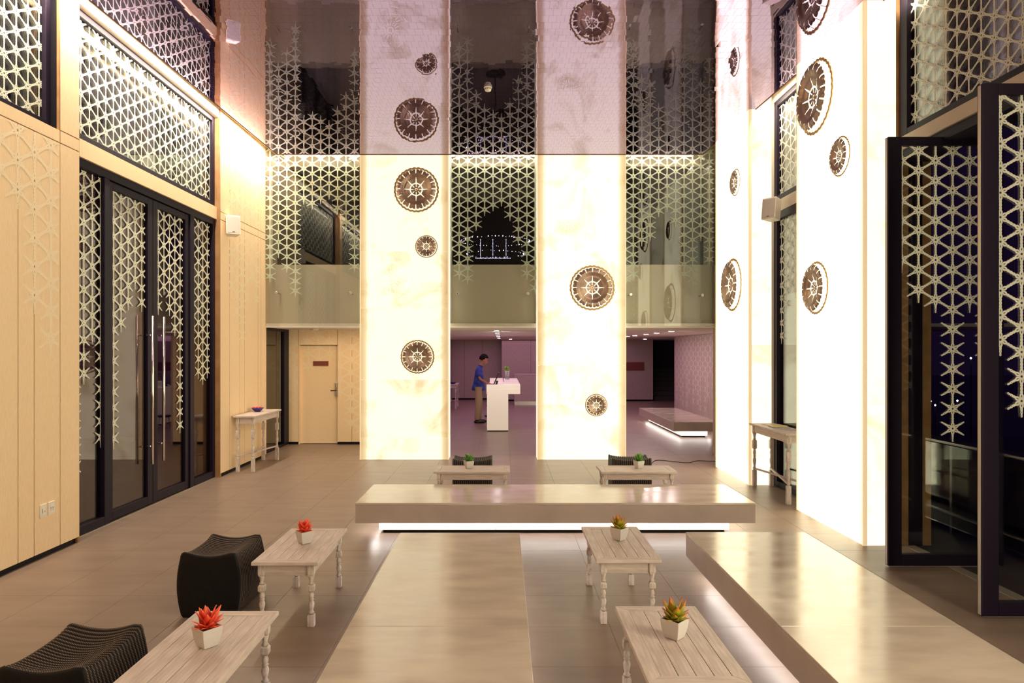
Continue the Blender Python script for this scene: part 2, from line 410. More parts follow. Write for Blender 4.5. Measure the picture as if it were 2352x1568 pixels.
# ------------------------------------------------------------------ walls
wl = empty('wall_left', (0,0,0)); tag(wl, kind='structure')
FX1, FX2, RX = -4.15, -4.185, -4.31      # panel faces and the recessed frame line
def panel_x(parent, xf, y0, y1, z0, z1, t=.03, side=-1, mt='panel'):
    """wall plank on a side wall, its face at xf"""
    a, b = (xf-t, xf) if side < 0 else (xf, xf+t)
    me = boxmesh('wall_panel', abs(b-a), y1-y0-.012, z1-z0-.010)
    me.materials.append(M[mt]); part('wall_panel', me, None, parent, (a, y0+.006, z0+.005))
BZ0, BZ1 = 3.82, 3.94
W1 = [3.2, 3.5, 3.71, 4.1, 4.31, 4.7, 4.95, 5.35, 5.56, 5.963, 6.168, 6.53]
for a, b in zip(W1[:-1], W1[1:]): panel_x(wl, FX1, a, b, .05, BZ0)
panel_x(wl, FX1, 3.2, 6.53, BZ0, BZ1)
for y0, y1 in ((6.53, 6.83), (2.9, 3.2), (-6, 2.9)):
    for z0, z1 in ((.05, BZ0), (BZ0, BZ1), (BZ1, 5.75)): panel_x(wl, FX1, y0, y1, z0, z1)
W2 = [10.32, 10.67, 11.08, 11.28, 11.91, 12.06, 12.33]
for a, b in zip(W2[:-1], W2[1:]):
    for z0, z1 in ((.05, BZ0), (BZ0, BZ1), (BZ1, 5.75)): panel_x(wl, FX2, a, b, z0, z1)
# backing cores (dark in the joints)
co = MB()
co.box(RX-.25, FX1-.028, -6, 3.2, 0, 5.75).box(RX-.25, FX1-.028, 3.2, 6.55, 0, BZ1).box(RX-.25, FX1-.028, 6.51, 6.80, 0, 5.75)
co.box(RX-.25, FX2-.028, 10.35, 12.33, 0, 5.75)
co.build('wall_core', M['kick'], wl)
# beams, heads
b_ = MB(); b_.box(RX-.06, -4.235, 6.83, 10.32, BZ0, BZ1+.06)
b_.build('beam', M['panel'], wl)
MB().box(RX-.06, -4.20, 6.83, 10.32, 5.32, 5.75).box(RX-.06, -4.20, 3.2, 6.53, 5.32, 5.75).build('beam', M['white'], wl)
r_ = MB(); r_.box(RX-.02, FX2-.001, 10.312, 10.352, 0, 5.75); r_.box(RX-.02, FX1-.001, 6.522, 6.534, BZ1-.10, 5.75)
r_.box(RX-.02, FX1-.001, 6.80, 6.829, 0, 5.75)
r_.build('reveal', M['reveal'], wl)
MB().box(FX1-.05, FX1-.025, -6, 6.80, 0, .05).box(FX2-.05, FX2-.025, 10.35, 12.3, 0, .05).build('baseboard_left', M['kick'], wl)
MB().box(FX2-.2, FX2-.002, 12.325, 12.5, 2.3, 5.75).build('wall_end', M['panel'], wl)

def frame_x(parent, name, xf, t, y0, y1, z0, z1, wy0, wy1, wz0, wz1, mt='black', label=None):
    """rectangular frame in a plane of constant X; widths of its four members"""
    m = MB(); x0, x1 = xf-t/2, xf+t/2
    m.box(x0,x1,y0,y0+wy0,z0,z1).box(x0,x1,y1-wy1,y1,z0,z1).box(x0,x1,y0+wy0,y1-wy1,z0,z0+wz0).box(x0,x1,y0+wy0,y1-wy1,z1-wz1,z1)
    return m.build(name, M[mt], parent, label=label, bevel=.003, seg=1)
def pane_x(parent, xf, y0, y1, z0, z1, mt='glass', name='pane'):
    return MB().box(xf-.004, xf+.004, y0, y1, z0, z1).build(name, M[mt], parent)

# window_1: transom at the left edge of the picture; window_2: transom over the left doors
def transom_x(name, xf, y0, y1, z0, z1, ustart, zpar, side, fy0=.09, fy1=.09):
    o = empty(name, (0,0,0)); tag(o, kind='structure')
    frame_x(o, 'window_frame', xf, .09, y0, y1, z0, z1, fy0, fy1, .07, .07)
    pane_x(o, xf, y0+.05, y1-.05, z0+.05, z1-.05)
    q = xf + (.008 if side < 0 else -.008)
    rect = (y0+fy0+.002, y1-fy1-.002, z0+.072, z1-.075)
    lattice('star_lattice', lambda u, v: (q, u, v), full_cols(rect[0], rect[1], ustart, z0-.2), rect, M['film'], o, zpar)
    return o
transom_x('window_1', -4.27, 3.2, 6.53, BZ1, 5.32, 6.40, .03, -1)
transom_x('window_2', RX, 6.83, 10.32, BZ1+.06, 5.32, 7.10, .03, -1)

# doors left: two sidelights and two leaves in a black frame
HZ = 3.82
d1 = empty('door_1', (0,0,0)); tag(d1, kind='structure')
m = MB(); x0, x1 = RX-.05, RX+.05
m.box(x0,x1,6.83,6.92,0,HZ).box(x0,x1,10.24,10.32,0,HZ).box(x0,x1,6.92,10.24,HZ-.09,HZ).box(x0,x1,7.455,7.55,0,HZ-.09).box(x0,x1,9.50,9.62,0,HZ-.09)
m.box(x0,x1,6.92,7.455,0,.10).box(x0,x1,9.62,10.24,0,.10)
m.build('door_frame', M['black'], d1, bevel=.004, seg=1)
MB().box(RX+.05, RX+.062, 6.85, 10.3, .0005, .006).build('threshold', M['track'], d1)
def zpx(y, Y): return EYE + (806-y)*Y/1600
def leaf_left(y0, y1, wy0, wy1, handle_y, cols, zpar):
    f = frame_x(d1, 'door_leaf', RX, .06, y0, y1, .015, HZ-.10, wy0, wy1, .10, .08)
    pane_x(d1, RX, y0+wy0-.01, y1-wy1+.01, .10, HZ-.17, 'glass_door')
    for sx in (1, -1):
        h = MB(); hx = RX + sx*.09
        h.tube([(hx, handle_y, .51), (hx, handle_y, 2.295)], .017, 12)
        for z in (.72, 2.06): h.tube([(RX+sx*.02, handle_y, z), (hx, handle_y, z)], .010, 8)
        h.build('door_handle', M['chrome'], f)
    rect = (y0+wy0+.002, y1-wy1-.002, .13, HZ-.185)
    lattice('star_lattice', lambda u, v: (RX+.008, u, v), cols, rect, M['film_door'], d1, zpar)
def lc(cols):  # (index, Y, bottom pixel row)
    return [(i, Y, zpx(py, Y)) for i, Y, py in cols]
leaf_left(7.56, 8.515, .085, .115, 8.39, lc([(0,7.70,1007),(1,7.85,745),(2,8.0,693),(3,8.15,650),(4,8.30,697)]), zpx(1007,7.7) % SP)
leaf_left(8.525, 9.49, .115, .10, 8.667, lc([(0,8.696,703),(1,8.842,655),(2,8.99,706),(3,9.137,752),(4,9.285,975)]), zpx(975,9.285) % SP)
pane_x(d1, RX, 6.9, 7.46, .08, HZ-.08, 'glass_door'); pane_x(d1, RX, 9.6, 10.25, .08, HZ-.08, 'glass_door')
lattice('star_lattice', lambda u, v: (RX+.008, u, v), lc([(-1,7.003,1060),(0,7.152,855),(1,7.301,765),(2,7.45,1003)]), (6.93,7.45,.13,HZ-.10), M['film_door'], d1, zpx(1003,7.45) % SP)
lattice('star_lattice', lambda u, v: (RX+.008, u, v), lc([(0,9.69,774),(1,9.839,838),(2,9.988,858),(3,10.137,850)]), (9.625,10.235,.13,HZ-.10), M['film_door'], d1, zpx(838,9.839) % SP)

# dark glazed door on the left wall beyond the panels
d2 = empty('door_2', (0,0,0)); tag(d2, kind='structure')
frame_x(d2, 'door_frame', -4.33, .08, 12.33, 13.96, 0, 2.3, .05, .28, .05, .05)
pane_x(d2, -4.33, 12.37, 13.70, .05, 2.26, 'glass_dark')
MB().box(-4.29, -4.28, 12.33, 13.96, .0005, .006).build('threshold', M['track'], d2)
MB().box(-5.6, -4.6, 12.0, 14.5, 0, 2.6).build('wall_outside', M['darkwall'], d2)

# wall_back: slab edge behind the glass, window openings above it
wb = empty('wall_back', (0,0,0)); tag(wb, kind='structure')
m = MB()
m.box(-4.4, 3.9, 12.5, 12.75, 2.302, 3.42)
m.box(-4.4, 3.9, 12.5, 12.75, 5.18, 5.75)
for a, b in ((-4.4,-4.13), (-2.46,-.918), (.57,2.19), (3.67,3.9)): m.box(a, b, 12.501, 12.749, 3.42, 5.18)
m.build('parapet_wall', M['slab'], wb)
MB().box(-4.4, 9.5, 12.33, 29, 2.30, 2.36).build('soffit', M['soffit'], wb)
MB().box(-4.39, 3.9, 12.31, 12.335, 2.285, 2.302).build('soffit_edge', M['white'], wb)
MB().box(-4.4, 5.2, 18.0, 18.2, 2.36, 5.75).box(-4.6,-4.4,12.5,18.2,2.36,5.75).box(5.0,5.2,12.75,18.0,2.36,5.75).build('mezzanine_wall', M['darkwall'], wb)

# ------------------------------------------------------------------ the three hung glass screens with star film
def glass_screen(x0, x1, label, cols, zpar, bolts):
    o = empty('glass_screen', ((x0+x1)/2, 12.28, 2.3), 0, label, 'glass panel', 'glass screens between the glowing pillars')
    cx = (x0+x1)/2
    MB().box(x0-cx, x1-cx, -.006, .006, .012, 3.35).build('pane', M['glass'], o)
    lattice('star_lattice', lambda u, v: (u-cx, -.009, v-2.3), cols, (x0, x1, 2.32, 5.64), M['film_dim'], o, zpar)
    b = MB()
    for px, py in bolts:
        X = (px-1155)*12.28/1600; Z = EYE+(806-py)*12.28/1600
        b2 = MB(); 
        for r, y in ((.026,-.022),): pass
        n = 14
        ring = lambda r, y: [(X-cx+r*math.cos(2*PI*k/n), y, Z-2.3+r*math.sin(2*PI*k/n)) for k in range(n)]
        b2.rings([ring(.022,-.030), ring(.028,-.026), ring(.028,-.010), ring(.012,-.008), ring(.012,.20)])
        b2.build('standoff_bolt', M['steel'], o)
    return o
def bc(cols):
    return [(i, (px-1155)*12.28/1600, EYE+(806-py)*12.28/1600) for i, px, py in cols]
# columns: index, x pixel in the photograph's frame, y pixel of the lowest star
def colset(x0, ys, lo=0): return bc([(k+lo, x0+19.4*k, y) for k, y in enumerate(ys)])
zp_l = (EYE+(806-651)*12.28/1600) % SP
glass_screen(-4.18, -2.47, 'frosted star-pattern glass screen above the panelled door alcove, left of both pillars',
             colset(620.5, [636,578,613,670,448,468,456,448,478,515,613]), (EYE+(806-578)*12.28/1600 - SP/2) % SP, [(635,672),(805,673),(635,366),(805,366)])
glass_screen(-.93, .598, 'frosted star-pattern glass screen between the two back pillars, above the man',
             colset(1035.5, [578,626,636,515,480,471,458,490,548,626,660]), (EYE+(806-515)*12.28/1600 - SP/2) % SP, [(1051,674),(1212,674),(1051,366),(1214,366)])
glass_screen(2.11, 3.715, 'frosted star-pattern glass screen right of the second pillar, above the lobby bench',
             colset(1435, [640,629,554,534,486,475,508,629,668,540,600]), (EYE+(806-629)*12.28/1600 - SP/2) % SP, [(1449,676),(1613,678),(1449,366),(1616,366)])
# glass return at the right end
MB().box(3.715, 3.727, 11.25, 12.27, 2.31, 5.65).build('glass_return', M['glass'], None, label='narrow side pane of glass returning to the right wall beside the third screen', cat='glass panel')

# ------------------------------------------------------------------ alcove wall with the beige door
wa = empty('wall_alcove', (0,0,0)); tag(wa, kind='structure')
YA = 13.98
def panel_y(parent, yf, x0, x1, z0, z1, t=.03, mt='panel'):
    me = boxmesh('wall_panel', x1-x0-.008, t, z1-z0-.004); me.materials.append(M[mt]); part('wall_panel', me, None, parent, (x0+.004, yf, z0+.002))
def XA(px, Y=YA): return (px-1155)*Y/1600
for a, b in ((653,685.5),(775,808),(808,840),(840,900),(900,926)): panel_y(wa, YA, XA(a), XA(b), .05, 2.30)
panel_y(wa, YA, XA(685.5), XA(775), 1.99, 2.30)
MB().box(XA(640), XA(685.5), YA+.03, YA+.2, 0, 2.3).box(XA(775.5), XA(926), YA+.03, YA+.2, 0, 2.3).box(XA(685.5), XA(775.5), YA+.03, YA+.2, 1.99, 2.3).build('wall_core', M['kick'], wa)
MB().box(XA(685.5), XA(688), YA+.002, YA+.10, 0, 1.99).build('reveal', M['panel'], wa)
lattice('star_print', lambda u, v: (u, YA-.001, v), [(0,XA(662),.9),(1,XA(677),1.25),(2,XA(704),1.7),(3,XA(729),1.95),(4,XA(755),1.95),(5,XA(780),.85),(6,XA(805),.45),(7,XA(830),.8)][:5], (XA(654),XA(685),.06,2.29), M['print'], wa, .12, .253)
lattice('star_print', lambda u, v: (u, YA-.001, v), drip_cols(XA(781), [1.05,.55,.3,.6], 0, .253), (XA(776),XA(860),.06,2.29), M['print'], wa, .05, .253)
lattice('star_print', lambda u, v: (u, YA-.001, v), drip_cols(XA(706), [2.1,2.0,2.1], 0, .253), (XA(687),XA(774),2.0,2.29), M['print'], wa, .05, .253)
d3 = empty('door_3', (0,0,0)); tag(d3, kind='structure')
MB().box(XA(687.5), XA(774.5), YA+.07, YA+.11, .01, 1.985).build('door_leaf', M['panel'], d3)
lattice('star_print', lambda u, v: (u, YA+.069, v), drip_cols(XA(706), [1.6,1.75,1.9], 0, .253), (XA(689),XA(773),1.2,1.98), M['print'], d3, .05, .253)
h = MB(); X = XA(771); 
h.box(X-.02,X+.03,YA+.03,YA+.07,.96,1.24).box(X-.015,X+.025,YA+.01,YA+.03,1.14,1.235)
h.build('lock_plate', M['steel'], d3, bevel=.004)
MB().tube([(X,YA+.03,1.08),(X,YA-.01,1.08),(X-.10,YA-.01,1.075)], .010, 8).build('door_handle', M['screen'], d3)
MB().box(XA(717.5), XA(752.5), YA+.055, YA+.068, 1.573, 1.668).build('door_plaque', M['plaque'], None, label='small brown sign plate fixed to the beige alcove door', cat='sign')
MB().box(XA(640), XA(685), YA-.004, YA+.03, 0, .05).box(XA(775.5), XA(926), YA-.004, YA+.03, 0, .05).build('baseboard_alcove', M['kick'], wa)

# ------------------------------------------------------------------ lobby behind
wo = empty('wall_lobby', (0,0,0)); tag(wo, kind='structure')
YL = 26.8
def XB(px, Y): return (px-1155)*Y/1600
def zb(py, Y): return EYE+(806-py)*Y/1600
js = [1031, 1066.5, 1108, 1152]
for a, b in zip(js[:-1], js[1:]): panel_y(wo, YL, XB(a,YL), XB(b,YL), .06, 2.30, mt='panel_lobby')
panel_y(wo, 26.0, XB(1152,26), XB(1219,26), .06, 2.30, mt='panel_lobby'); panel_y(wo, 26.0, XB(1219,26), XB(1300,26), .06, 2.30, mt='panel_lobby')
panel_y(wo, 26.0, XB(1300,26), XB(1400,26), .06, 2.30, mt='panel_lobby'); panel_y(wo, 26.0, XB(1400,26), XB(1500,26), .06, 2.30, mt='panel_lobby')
MB().box(-2.2, 0, YL+.03, YL+.2, 0, 2.3).box(-.05, XB(1500,26)-.01, 26.03, 26.2, 0, 2.3).box(-.05,-.02,26.03,YL+.1,0,2.3).build('wall_core', M['kick'], wo)
MB().box(-2.1, -1.95, 14.01, YL, 0, 2.3).build('wall_side', M['panel_lobby'], wo)
# stair recess, dark
MB().box(XB(1500,26)-.01, 9.5, 29.2, 29.4, 0, 2.3).box(9.3,9.5,21,29.2,0,2.3).build('wall_dark', M['darkwall'], wo)
st = empty('staircase', (6.6, 26.3, 0), 0, 'dark staircase rising in the recess between plaque wall and slatted wall', 'stairs')
for k in range(7):
    MB().box(-.9, .9, .28*k, .28*(k+1)+.02, .0 if k == 0 else .17*k-.02, .17*(k+1)).build('step', M['darkwall'], st, bevel=.008, seg=1)
# slatted wall on the right of the lobby
wr = empty('wall_lobby_right', (0,0,0)); tag(wr, kind='structure')
y = 12.8; ws = [.37,.22,.45,.18,.30,.26,.5]; k = 0
ed = [y]
while y < 20.8:
    y = min(20.8, y+ws[k % 7]); ed.append(y); k += 1
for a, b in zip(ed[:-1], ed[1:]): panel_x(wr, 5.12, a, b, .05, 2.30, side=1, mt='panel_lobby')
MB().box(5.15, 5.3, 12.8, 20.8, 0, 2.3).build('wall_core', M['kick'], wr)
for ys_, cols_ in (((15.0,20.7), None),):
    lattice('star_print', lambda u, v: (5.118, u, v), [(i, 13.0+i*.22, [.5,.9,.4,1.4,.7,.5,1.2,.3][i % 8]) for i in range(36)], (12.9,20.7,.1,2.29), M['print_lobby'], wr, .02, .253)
MB().box(XR, 5.3, 12.75, 12.8, 0, 2.3).build('wall_return', M['slab'], wr)
MB().box(XB(1380,26), XB(1479,26), 25.97, 25.995, zb(850.5,26), zb(831.5,26)).build('wall_plaque', M['plaque'], None, label='long dark red-brown sign board on the lobby wall right of the second pillar', cat='sign', bevel=.004)
# low counter at the back
ct = empty('low_counter', (1.1, 24.1, 0), 0, 'low pinkish counter against the lobby back wall, right of the reception desk', 'counter')
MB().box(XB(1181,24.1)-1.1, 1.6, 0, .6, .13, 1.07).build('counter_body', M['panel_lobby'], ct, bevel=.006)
MB().box(XB(1181,24.1)-1.1+.01, 1.59, .01, .58, 0, .13).build('counter_base', M['steel'], ct)

# soffit downlights
def downlight(x, y, label, group, r=.05, sq=False):
    o = empty('downlight', (x, y, 2.30), 0, label, 'ceiling light', group)
    if sq:
        MB().box(-.055,.055,-.075,.075,-.006,.001).build('trim_ring', M['white'], o)
        MB().box(-.045,.045,-.06,.06,-.010,-.004).build('lens', M['downlight'], o)
    else:
        MB().lathe([(r*1.3,0),(r*1.3,-.006),(r*1.0,-.008)], 18).build('trim_ring', M['white'], o)
        MB().lathe([(r,-.004),(r,-.011),(r*.6,-.014)], 18).build('lens', M['downlight'], o)
nm = ['nearest','second','middle','fourth','farthest']
for k, y in enumerate((14.6, 16.4, 18.3, 20.4, 22.9)):
    downlight(-.13, y, nm[k]+' of the five square recessed lights running back over the reception desk', 'recessed lights over the reception desk', sq=True)
downlight(.27, 24.6, 'single round recessed light above the low lobby counter', None)
for k, y in enumerate((14.96, 16.4, 17.6, 19.1, 20.2)):
    downlight(3.62, y, nm[k]+' of the five round recessed lights over the lobby bench', 'recessed lights over the lobby bench', r=.06)
downlight(5.0, 24.5, 'round recessed light by the dark stair opening in the lobby', None, r=.06)

# ------------------------------------------------------------------ right wall
w3 = empty('wall_right', (0,0,0)); tag(w3, kind='structure')
RXR = 3.83
MB().box(3.73, RXR+.05, 9.715, 9.76, 0, 5.75).box(3.73, RXR+.05, 8.15, 8.19, 0, 5.75).build('jamb', M['slab'], w3)
MB().box(3.735, 4.1, 9.76, 12.3, 0, 5.75).box(3.735, 4.1, 6.76, 8.15, 0, 5.75).box(3.78, 4.1, -6, 2.4, 0, 5.75).build('wall_core', M['slab'], w3)
MB().box(3.78, 3.90, 6.70, 6.758, 0, 5.75).box(4.03, 4.12, 6.70, 6.758, 0, 5.75).box(3.78, 4.12, 2.4, 2.45, 0, 5.75).build('reveal', M['reveal'], w3)
MB().box(3.90, 4.03, 6.69, 6.758, 0, 3.78).build('door_post', M['black'], w3)
MB().box(RXR-.05, RXR+.1, 8.19, 9.72, 3.78, 3.94).box(RXR-.06, RXR+.1, 8.19, 9.72, 5.32, 5.75).box(RXR-.05, RXR+.25, 2.45, 6.70, 3.78, 3.90).box(RXR-.06, RXR+.2, 2.45, 6.70, 5.35, 5.75).build('beam', M['slab'], w3)
MB().box(3.80, 4.10, 2.45, 6.70, 3.69, 3.775).build('door_head', M['black'], w3)
MB().box(XR, XR+.10, 2.45, 6.70, -.08, .004).build('threshold', M['track'], w3)
transom_x('window_3', RXR, 8.19, 9.72, 3.94, 5.32, 9.55, .10, 1, .08, .10)
transom_x('window_4', RXR+.02, 2.45, 6.68, 3.90, 5.35, 6.34, .02, 1, .09, .12)
wn = empty('window_5', (0,0,0)); tag(wn, kind='structure')
frame_x(wn, 'window_frame', RXR, .10, 8.19, 9.72, 0, 3.78, .08, .11, .08, .10)
pane_x(wn, RXR, 8.25, 9.65, .05, 3.72)
lattice('star_lattice', lambda u, v: (RXR-.008, u, v), [(0,9.56,2.0),(1,9.41,2.45),(2,9.262,2.75),(3,9.113,2.60),(4,8.964,2.4),(5,8.815,2.2),(6,8.666,2.6),(7,8.517,2.0),(8,8.368,1.5)], (8.272,9.608,.2,3.67), M['film'], wn, .02)
MB().box(3.78, 4.0, -6.0, -5.9, 0, 5.75).box(-4.2, 4.0, -6.2, -6.0, 0, 5.75).build('wall_front', M['darkwall'], None, kind='structure')

# ------------------------------------------------------------------ glowing onyx pillars (local: width along x, front at y=0, depth to +y)
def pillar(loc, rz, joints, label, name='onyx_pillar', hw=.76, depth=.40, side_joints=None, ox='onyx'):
    sx_mat = 'onyx_fill_side' if ox == 'onyx_fill' else 'onyx_side'
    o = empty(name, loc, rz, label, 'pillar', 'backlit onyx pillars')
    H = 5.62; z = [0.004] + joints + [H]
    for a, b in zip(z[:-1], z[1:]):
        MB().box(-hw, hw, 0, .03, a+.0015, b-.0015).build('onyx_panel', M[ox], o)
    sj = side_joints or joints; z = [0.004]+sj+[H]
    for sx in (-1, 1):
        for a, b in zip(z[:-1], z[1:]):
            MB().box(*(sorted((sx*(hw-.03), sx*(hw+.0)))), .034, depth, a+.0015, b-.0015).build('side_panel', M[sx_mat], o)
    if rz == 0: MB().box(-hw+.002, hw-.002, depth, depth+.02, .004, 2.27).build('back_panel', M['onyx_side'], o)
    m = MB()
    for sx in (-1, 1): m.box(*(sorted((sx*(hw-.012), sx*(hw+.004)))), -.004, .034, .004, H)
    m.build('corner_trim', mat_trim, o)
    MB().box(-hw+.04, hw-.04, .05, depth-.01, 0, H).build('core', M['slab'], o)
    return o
mat_trim = mat('onyx_edge', (.7,.55,.38), .4, emis=(1,.74,.44), es=.30)
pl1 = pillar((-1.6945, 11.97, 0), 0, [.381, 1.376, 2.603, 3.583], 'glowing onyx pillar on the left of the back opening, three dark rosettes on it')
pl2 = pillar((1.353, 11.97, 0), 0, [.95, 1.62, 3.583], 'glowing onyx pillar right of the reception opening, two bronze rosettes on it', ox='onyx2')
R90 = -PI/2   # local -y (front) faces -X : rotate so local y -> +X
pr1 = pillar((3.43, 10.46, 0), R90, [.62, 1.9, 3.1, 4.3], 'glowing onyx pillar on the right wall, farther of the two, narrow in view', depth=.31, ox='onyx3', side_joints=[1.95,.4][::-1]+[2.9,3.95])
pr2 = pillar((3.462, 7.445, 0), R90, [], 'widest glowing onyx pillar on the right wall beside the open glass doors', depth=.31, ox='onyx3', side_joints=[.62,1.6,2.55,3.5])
pr3_fill = pillar((3.462, 1.6, 0), R90, [], 'glowing onyx pillar on the right wall behind the viewpoint, unseen, overbright as added fill light', depth=.31, ox='onyx_fill')
pr4_fill = pillar((3.462, -3.2, 0), R90, [], 'farthest glowing onyx pillar behind the viewpoint, unseen, overbright as added fill light', depth=.31, ox='onyx_fill')

for p_ in (pr3_fill, pr4_fill):  # unseen pillars added behind the viewpoint, overbright to light wall and door film
    p_.parent = w3
    for k_ in ('label','category','group'): del p_[k_]
# faint etched rosettes in the onyx
def etched(pil, x, z, R, label):
    m = MB()
    def ringp(r0, r1, n=48, off=0, lobes=0, amp=0):
        P = [[(x+r*(1+amp*abs(math.sin(lobes*PI*k/n/1)))*math.cos(2*PI*k/n), -.0015, z+r*math.sin(2*PI*k/n)) for k in range(n)] for r in (r0, r1)]
        m.rings(P, True, False, False)
    ringp(R*.14, R*.20); ringp(R*.96, R)
    for k in range(16):
        a = 2*PI*k/16
        for r0, r1, w_ in ((.28,.55,.035),(.62,.72,.03)):
            c, s_ = math.cos(a), math.sin(a)
            m.add([(x+R*(c*r - s_*t), -.0015, z+R*(s_*r + c*t)) for r, t in ((r0,-w_),(r1,-w_*.4),(r1,w_*.4),(r0,w_))], [(0,1,2,3)])
    m.build('etched_rosette', M['etched'], pil)
etched(pl1, XA(897,11.97)+1.6945, zb(643,11.97), .31, '')
etched(pl1, XA(912,11.97)+1.6945, zb(940,11.97), .20, '')
etched(pl2, XA(1305,11.97)-1.353, zb(508,11.97), .32, '')
etched(pl2, XA(1303,11.97)-1.353, zb(800,11.97), .18, '')

# ------------------------------------------------------------------ shell rosettes
def rosette_meshes():
    NA = 32*8; NR = 44
    def zprof(r):
        pts = [(0,.07),(.12,.07),(.28,.09),(.5,.15),(.72,.215),(.80,.205),(.88,.16)]
        for (a, za), (b, zb_) in zip(pts[:-1], pts[1:]):
            if r <= b: 
                t = (r-a)/(b-a); t = t*t*(3-2*t); return za+(zb_-za)*t
        return .15
    def lob(th, r): # 32 lobes
        return r*(1 - .050*(1-abs(math.sin(16*th))**.8))
    def solid(r, th):
        # r relative to the lobed outline of the dish, absolute radius R*.93
        f16 = (th/(2*PI)*16) % 1; d16 = min(f16, 1-f16)*2*PI/16*r
        f8 = (th/(2*PI)*8) % 1; d8 = min(f8, 1-f8)*2*PI/8*r
        if r < .055: return False
        if .235 < r < .30 - .02*abs(math.sin(16*th)) : return d8 < 0   # glowing ring
        if .25 <= r < .58 and d8 < .034*(1-(r-.25)/.34): return False
        if .11 < r < .235 and d8 < .016: return False
        if r > .68 and d16 < .020*(r-.66)/.16+.004: return False
        return True
    m = MB(); idx = {}
    rr = [.0+.875*i/NR for i in range(NR+1)]
    def vid(i, j):
        j %= NA
        if (i, j) not in idx:
            th = 2*PI*j/NA; r = rr[i]; k = r/.875; rl = r*(1-k**4) + lob(th, r)*k**4
            idx[(i, j)] = len(m.v); m.v.append((rl*math.sin(th), -zprof(r), rl*math.cos(th)))
        return idx[(i, j)]
    for i in range(NR):
        for j in range(NA):
            if solid((rr[i]+rr[i+1])/2, 2*PI*(j+.5)/NA):
                m.f.append((vid(i,j), vid(i,j+1), vid(i+1,j+1), vid(i+1,j))); m.sm.append(True)
    dish = m.mesh('dish')
    # rim: scalloped band on the wall and 16 fine struts up to the dish
    q = MB(); n = NA
    def rimr(th, r): return r*(1-.032*(1-abs(math.sin(16*th))**.8))
    R0, R1 = .92, 1.0
    q.rings([[(rimr(2*PI*k/n, r)*math.sin(2*PI*k/n), -z, rimr(2*PI*k/n, r)*math.cos(2*PI*k/n)) for k in range(n)] for r, z in ((R0,.005),(R0,.03),(R1,.03),(R1,.005),(R0,.005))], True, False, False)
    rim = q.mesh('rim')
    t = MB().bar((0,-.02,.95), (0,-.165,.865), .010, .008).mesh('strut')
    t2 = MB().tube([(0,0,0),(0,-.07,0)], .045, 12).mesh('stem')
    return dish, rim, t, t2
DM, RM, SM_, TM = rosette_meshes()
M['shell'] = noisy(mat('bronze_shell', (.3,.2,.15), .32, .55), (.26,.17,.145), (.55,.40,.29), (1,1,1), 1.2, 3, .35, .75)
M['rim'] = mat('gilt_rim', (.50,.32,.14), .4, .3)
for me, k in ((DM,'shell'),(RM,'rim'),(SM_,'rim'),(TM,'rim')): me.materials.append(M[k])
def rosette(loc, R, rz, label, group, spin=0):
    o = empty('wall_rosette', loc, rz, label, 'wall lamp', group)
    for me, n in ((DM,'dish'),(RM,'rim'),(TM,'stem')):
        p = part(n, me, None, o); p.scale = (R,R,R)
        if n == 'dish':
            md = p.modifiers.new('sheet', 'SOLIDIFY'); md.thickness = .008; md.offset = 0
    for k in range(16):
        p = part('strut', SM_, None, o); p.scale = (R,R,R); p.rotation_euler = (0, 2*PI*(k)/16, 0)
    return o
YP = 11.965
def rb(px, py, Rp, label, group): rosette((XB(px,YP), YP, zb(py,YP)), Rp*YP/1600, 0, label, group)
g1 = 'rosettes on the left back pillar'; g2 = 'rosettes on the right back pillar'; g3 = 'rosettes on the right wall pillars'
rb(956.5, 436, 52, 'largest dark shell rosette, top of the left back pillar', g1)
rb(979.5, 566, 26, 'smallest dark shell rosette, middle of the left back pillar', g1)
rb(959, 819, 39, 'medium shell rosette, lowest on the left back pillar', g1)
rb(1360, 661, 52, 'large bronze rosette at mid height on the right back pillar', g2)
rb(1369.5, 930, 26, 'small bronze rosette low on the right back pillar', g2)
def rs(px, py, hh, xf, label):
    # centre on the wall plane x = xf
    Y = xf*1600/(px-1155); rosette((xf, Y, zb(py, Y)), hh*Y/1600, R90, label, g3)
rs(1683.5, 654, 61, 3.427, 'large foreshortened rosette at mid height on the farther right-wall pillar')
rs(1690, 419, 31, 3.427, 'small foreshortened rosette high on the farther right-wall pillar')
rs(1875, 223, 85, 3.457, 'largest rosette in view, just below the mirror ceiling on the widest pillar')
rs(1931, 359, 46, 3.457, 'small rosette right of and below the largest one on the widest pillar')
rs(1875, 661, 61, 3.457, 'lowest rosette on the widest pillar, at eye height')

# ------------------------------------------------------------------ open folding door leaves on the right
def open_leaf(Y, x0, width, h, cols, zpar, label, name='folding_door'):
    o = empty(name, (x0+width/2, Y, 0), 0, label, 'door', 'open folding glass door leaves')
    hw = width/2; t = .028
    m = MB()
    m.box(-hw,-hw+.118,-t,t,.012,h).box(hw-.118,hw,-t,t,.012,h).box(-hw+.118,hw-.118,-t,t,.012,.112).box(-hw+.118,hw-.118,-t,t,h-.075,h)
    m.build('door_frame', M['black'], o, bevel=.005, seg=2)
    MB().box(-hw+.10,hw-.10,-.004,.004,.10,h-.06).build('pane', M['glass'], o)
    MB().box(-hw-.004,-hw,-t*.5,t*.5,.02,h-.01).build('edge_seal', M['track'], o)
    MB().box(-hw+.02,hw-.02,-.01,.01,.003,.014).build('bottom_seal', M['track'], o)
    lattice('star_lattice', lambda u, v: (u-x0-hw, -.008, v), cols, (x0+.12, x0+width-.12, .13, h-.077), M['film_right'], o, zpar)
Y1 = 6.05
def cpx(px, Y): return (px-1155)*Y/1600
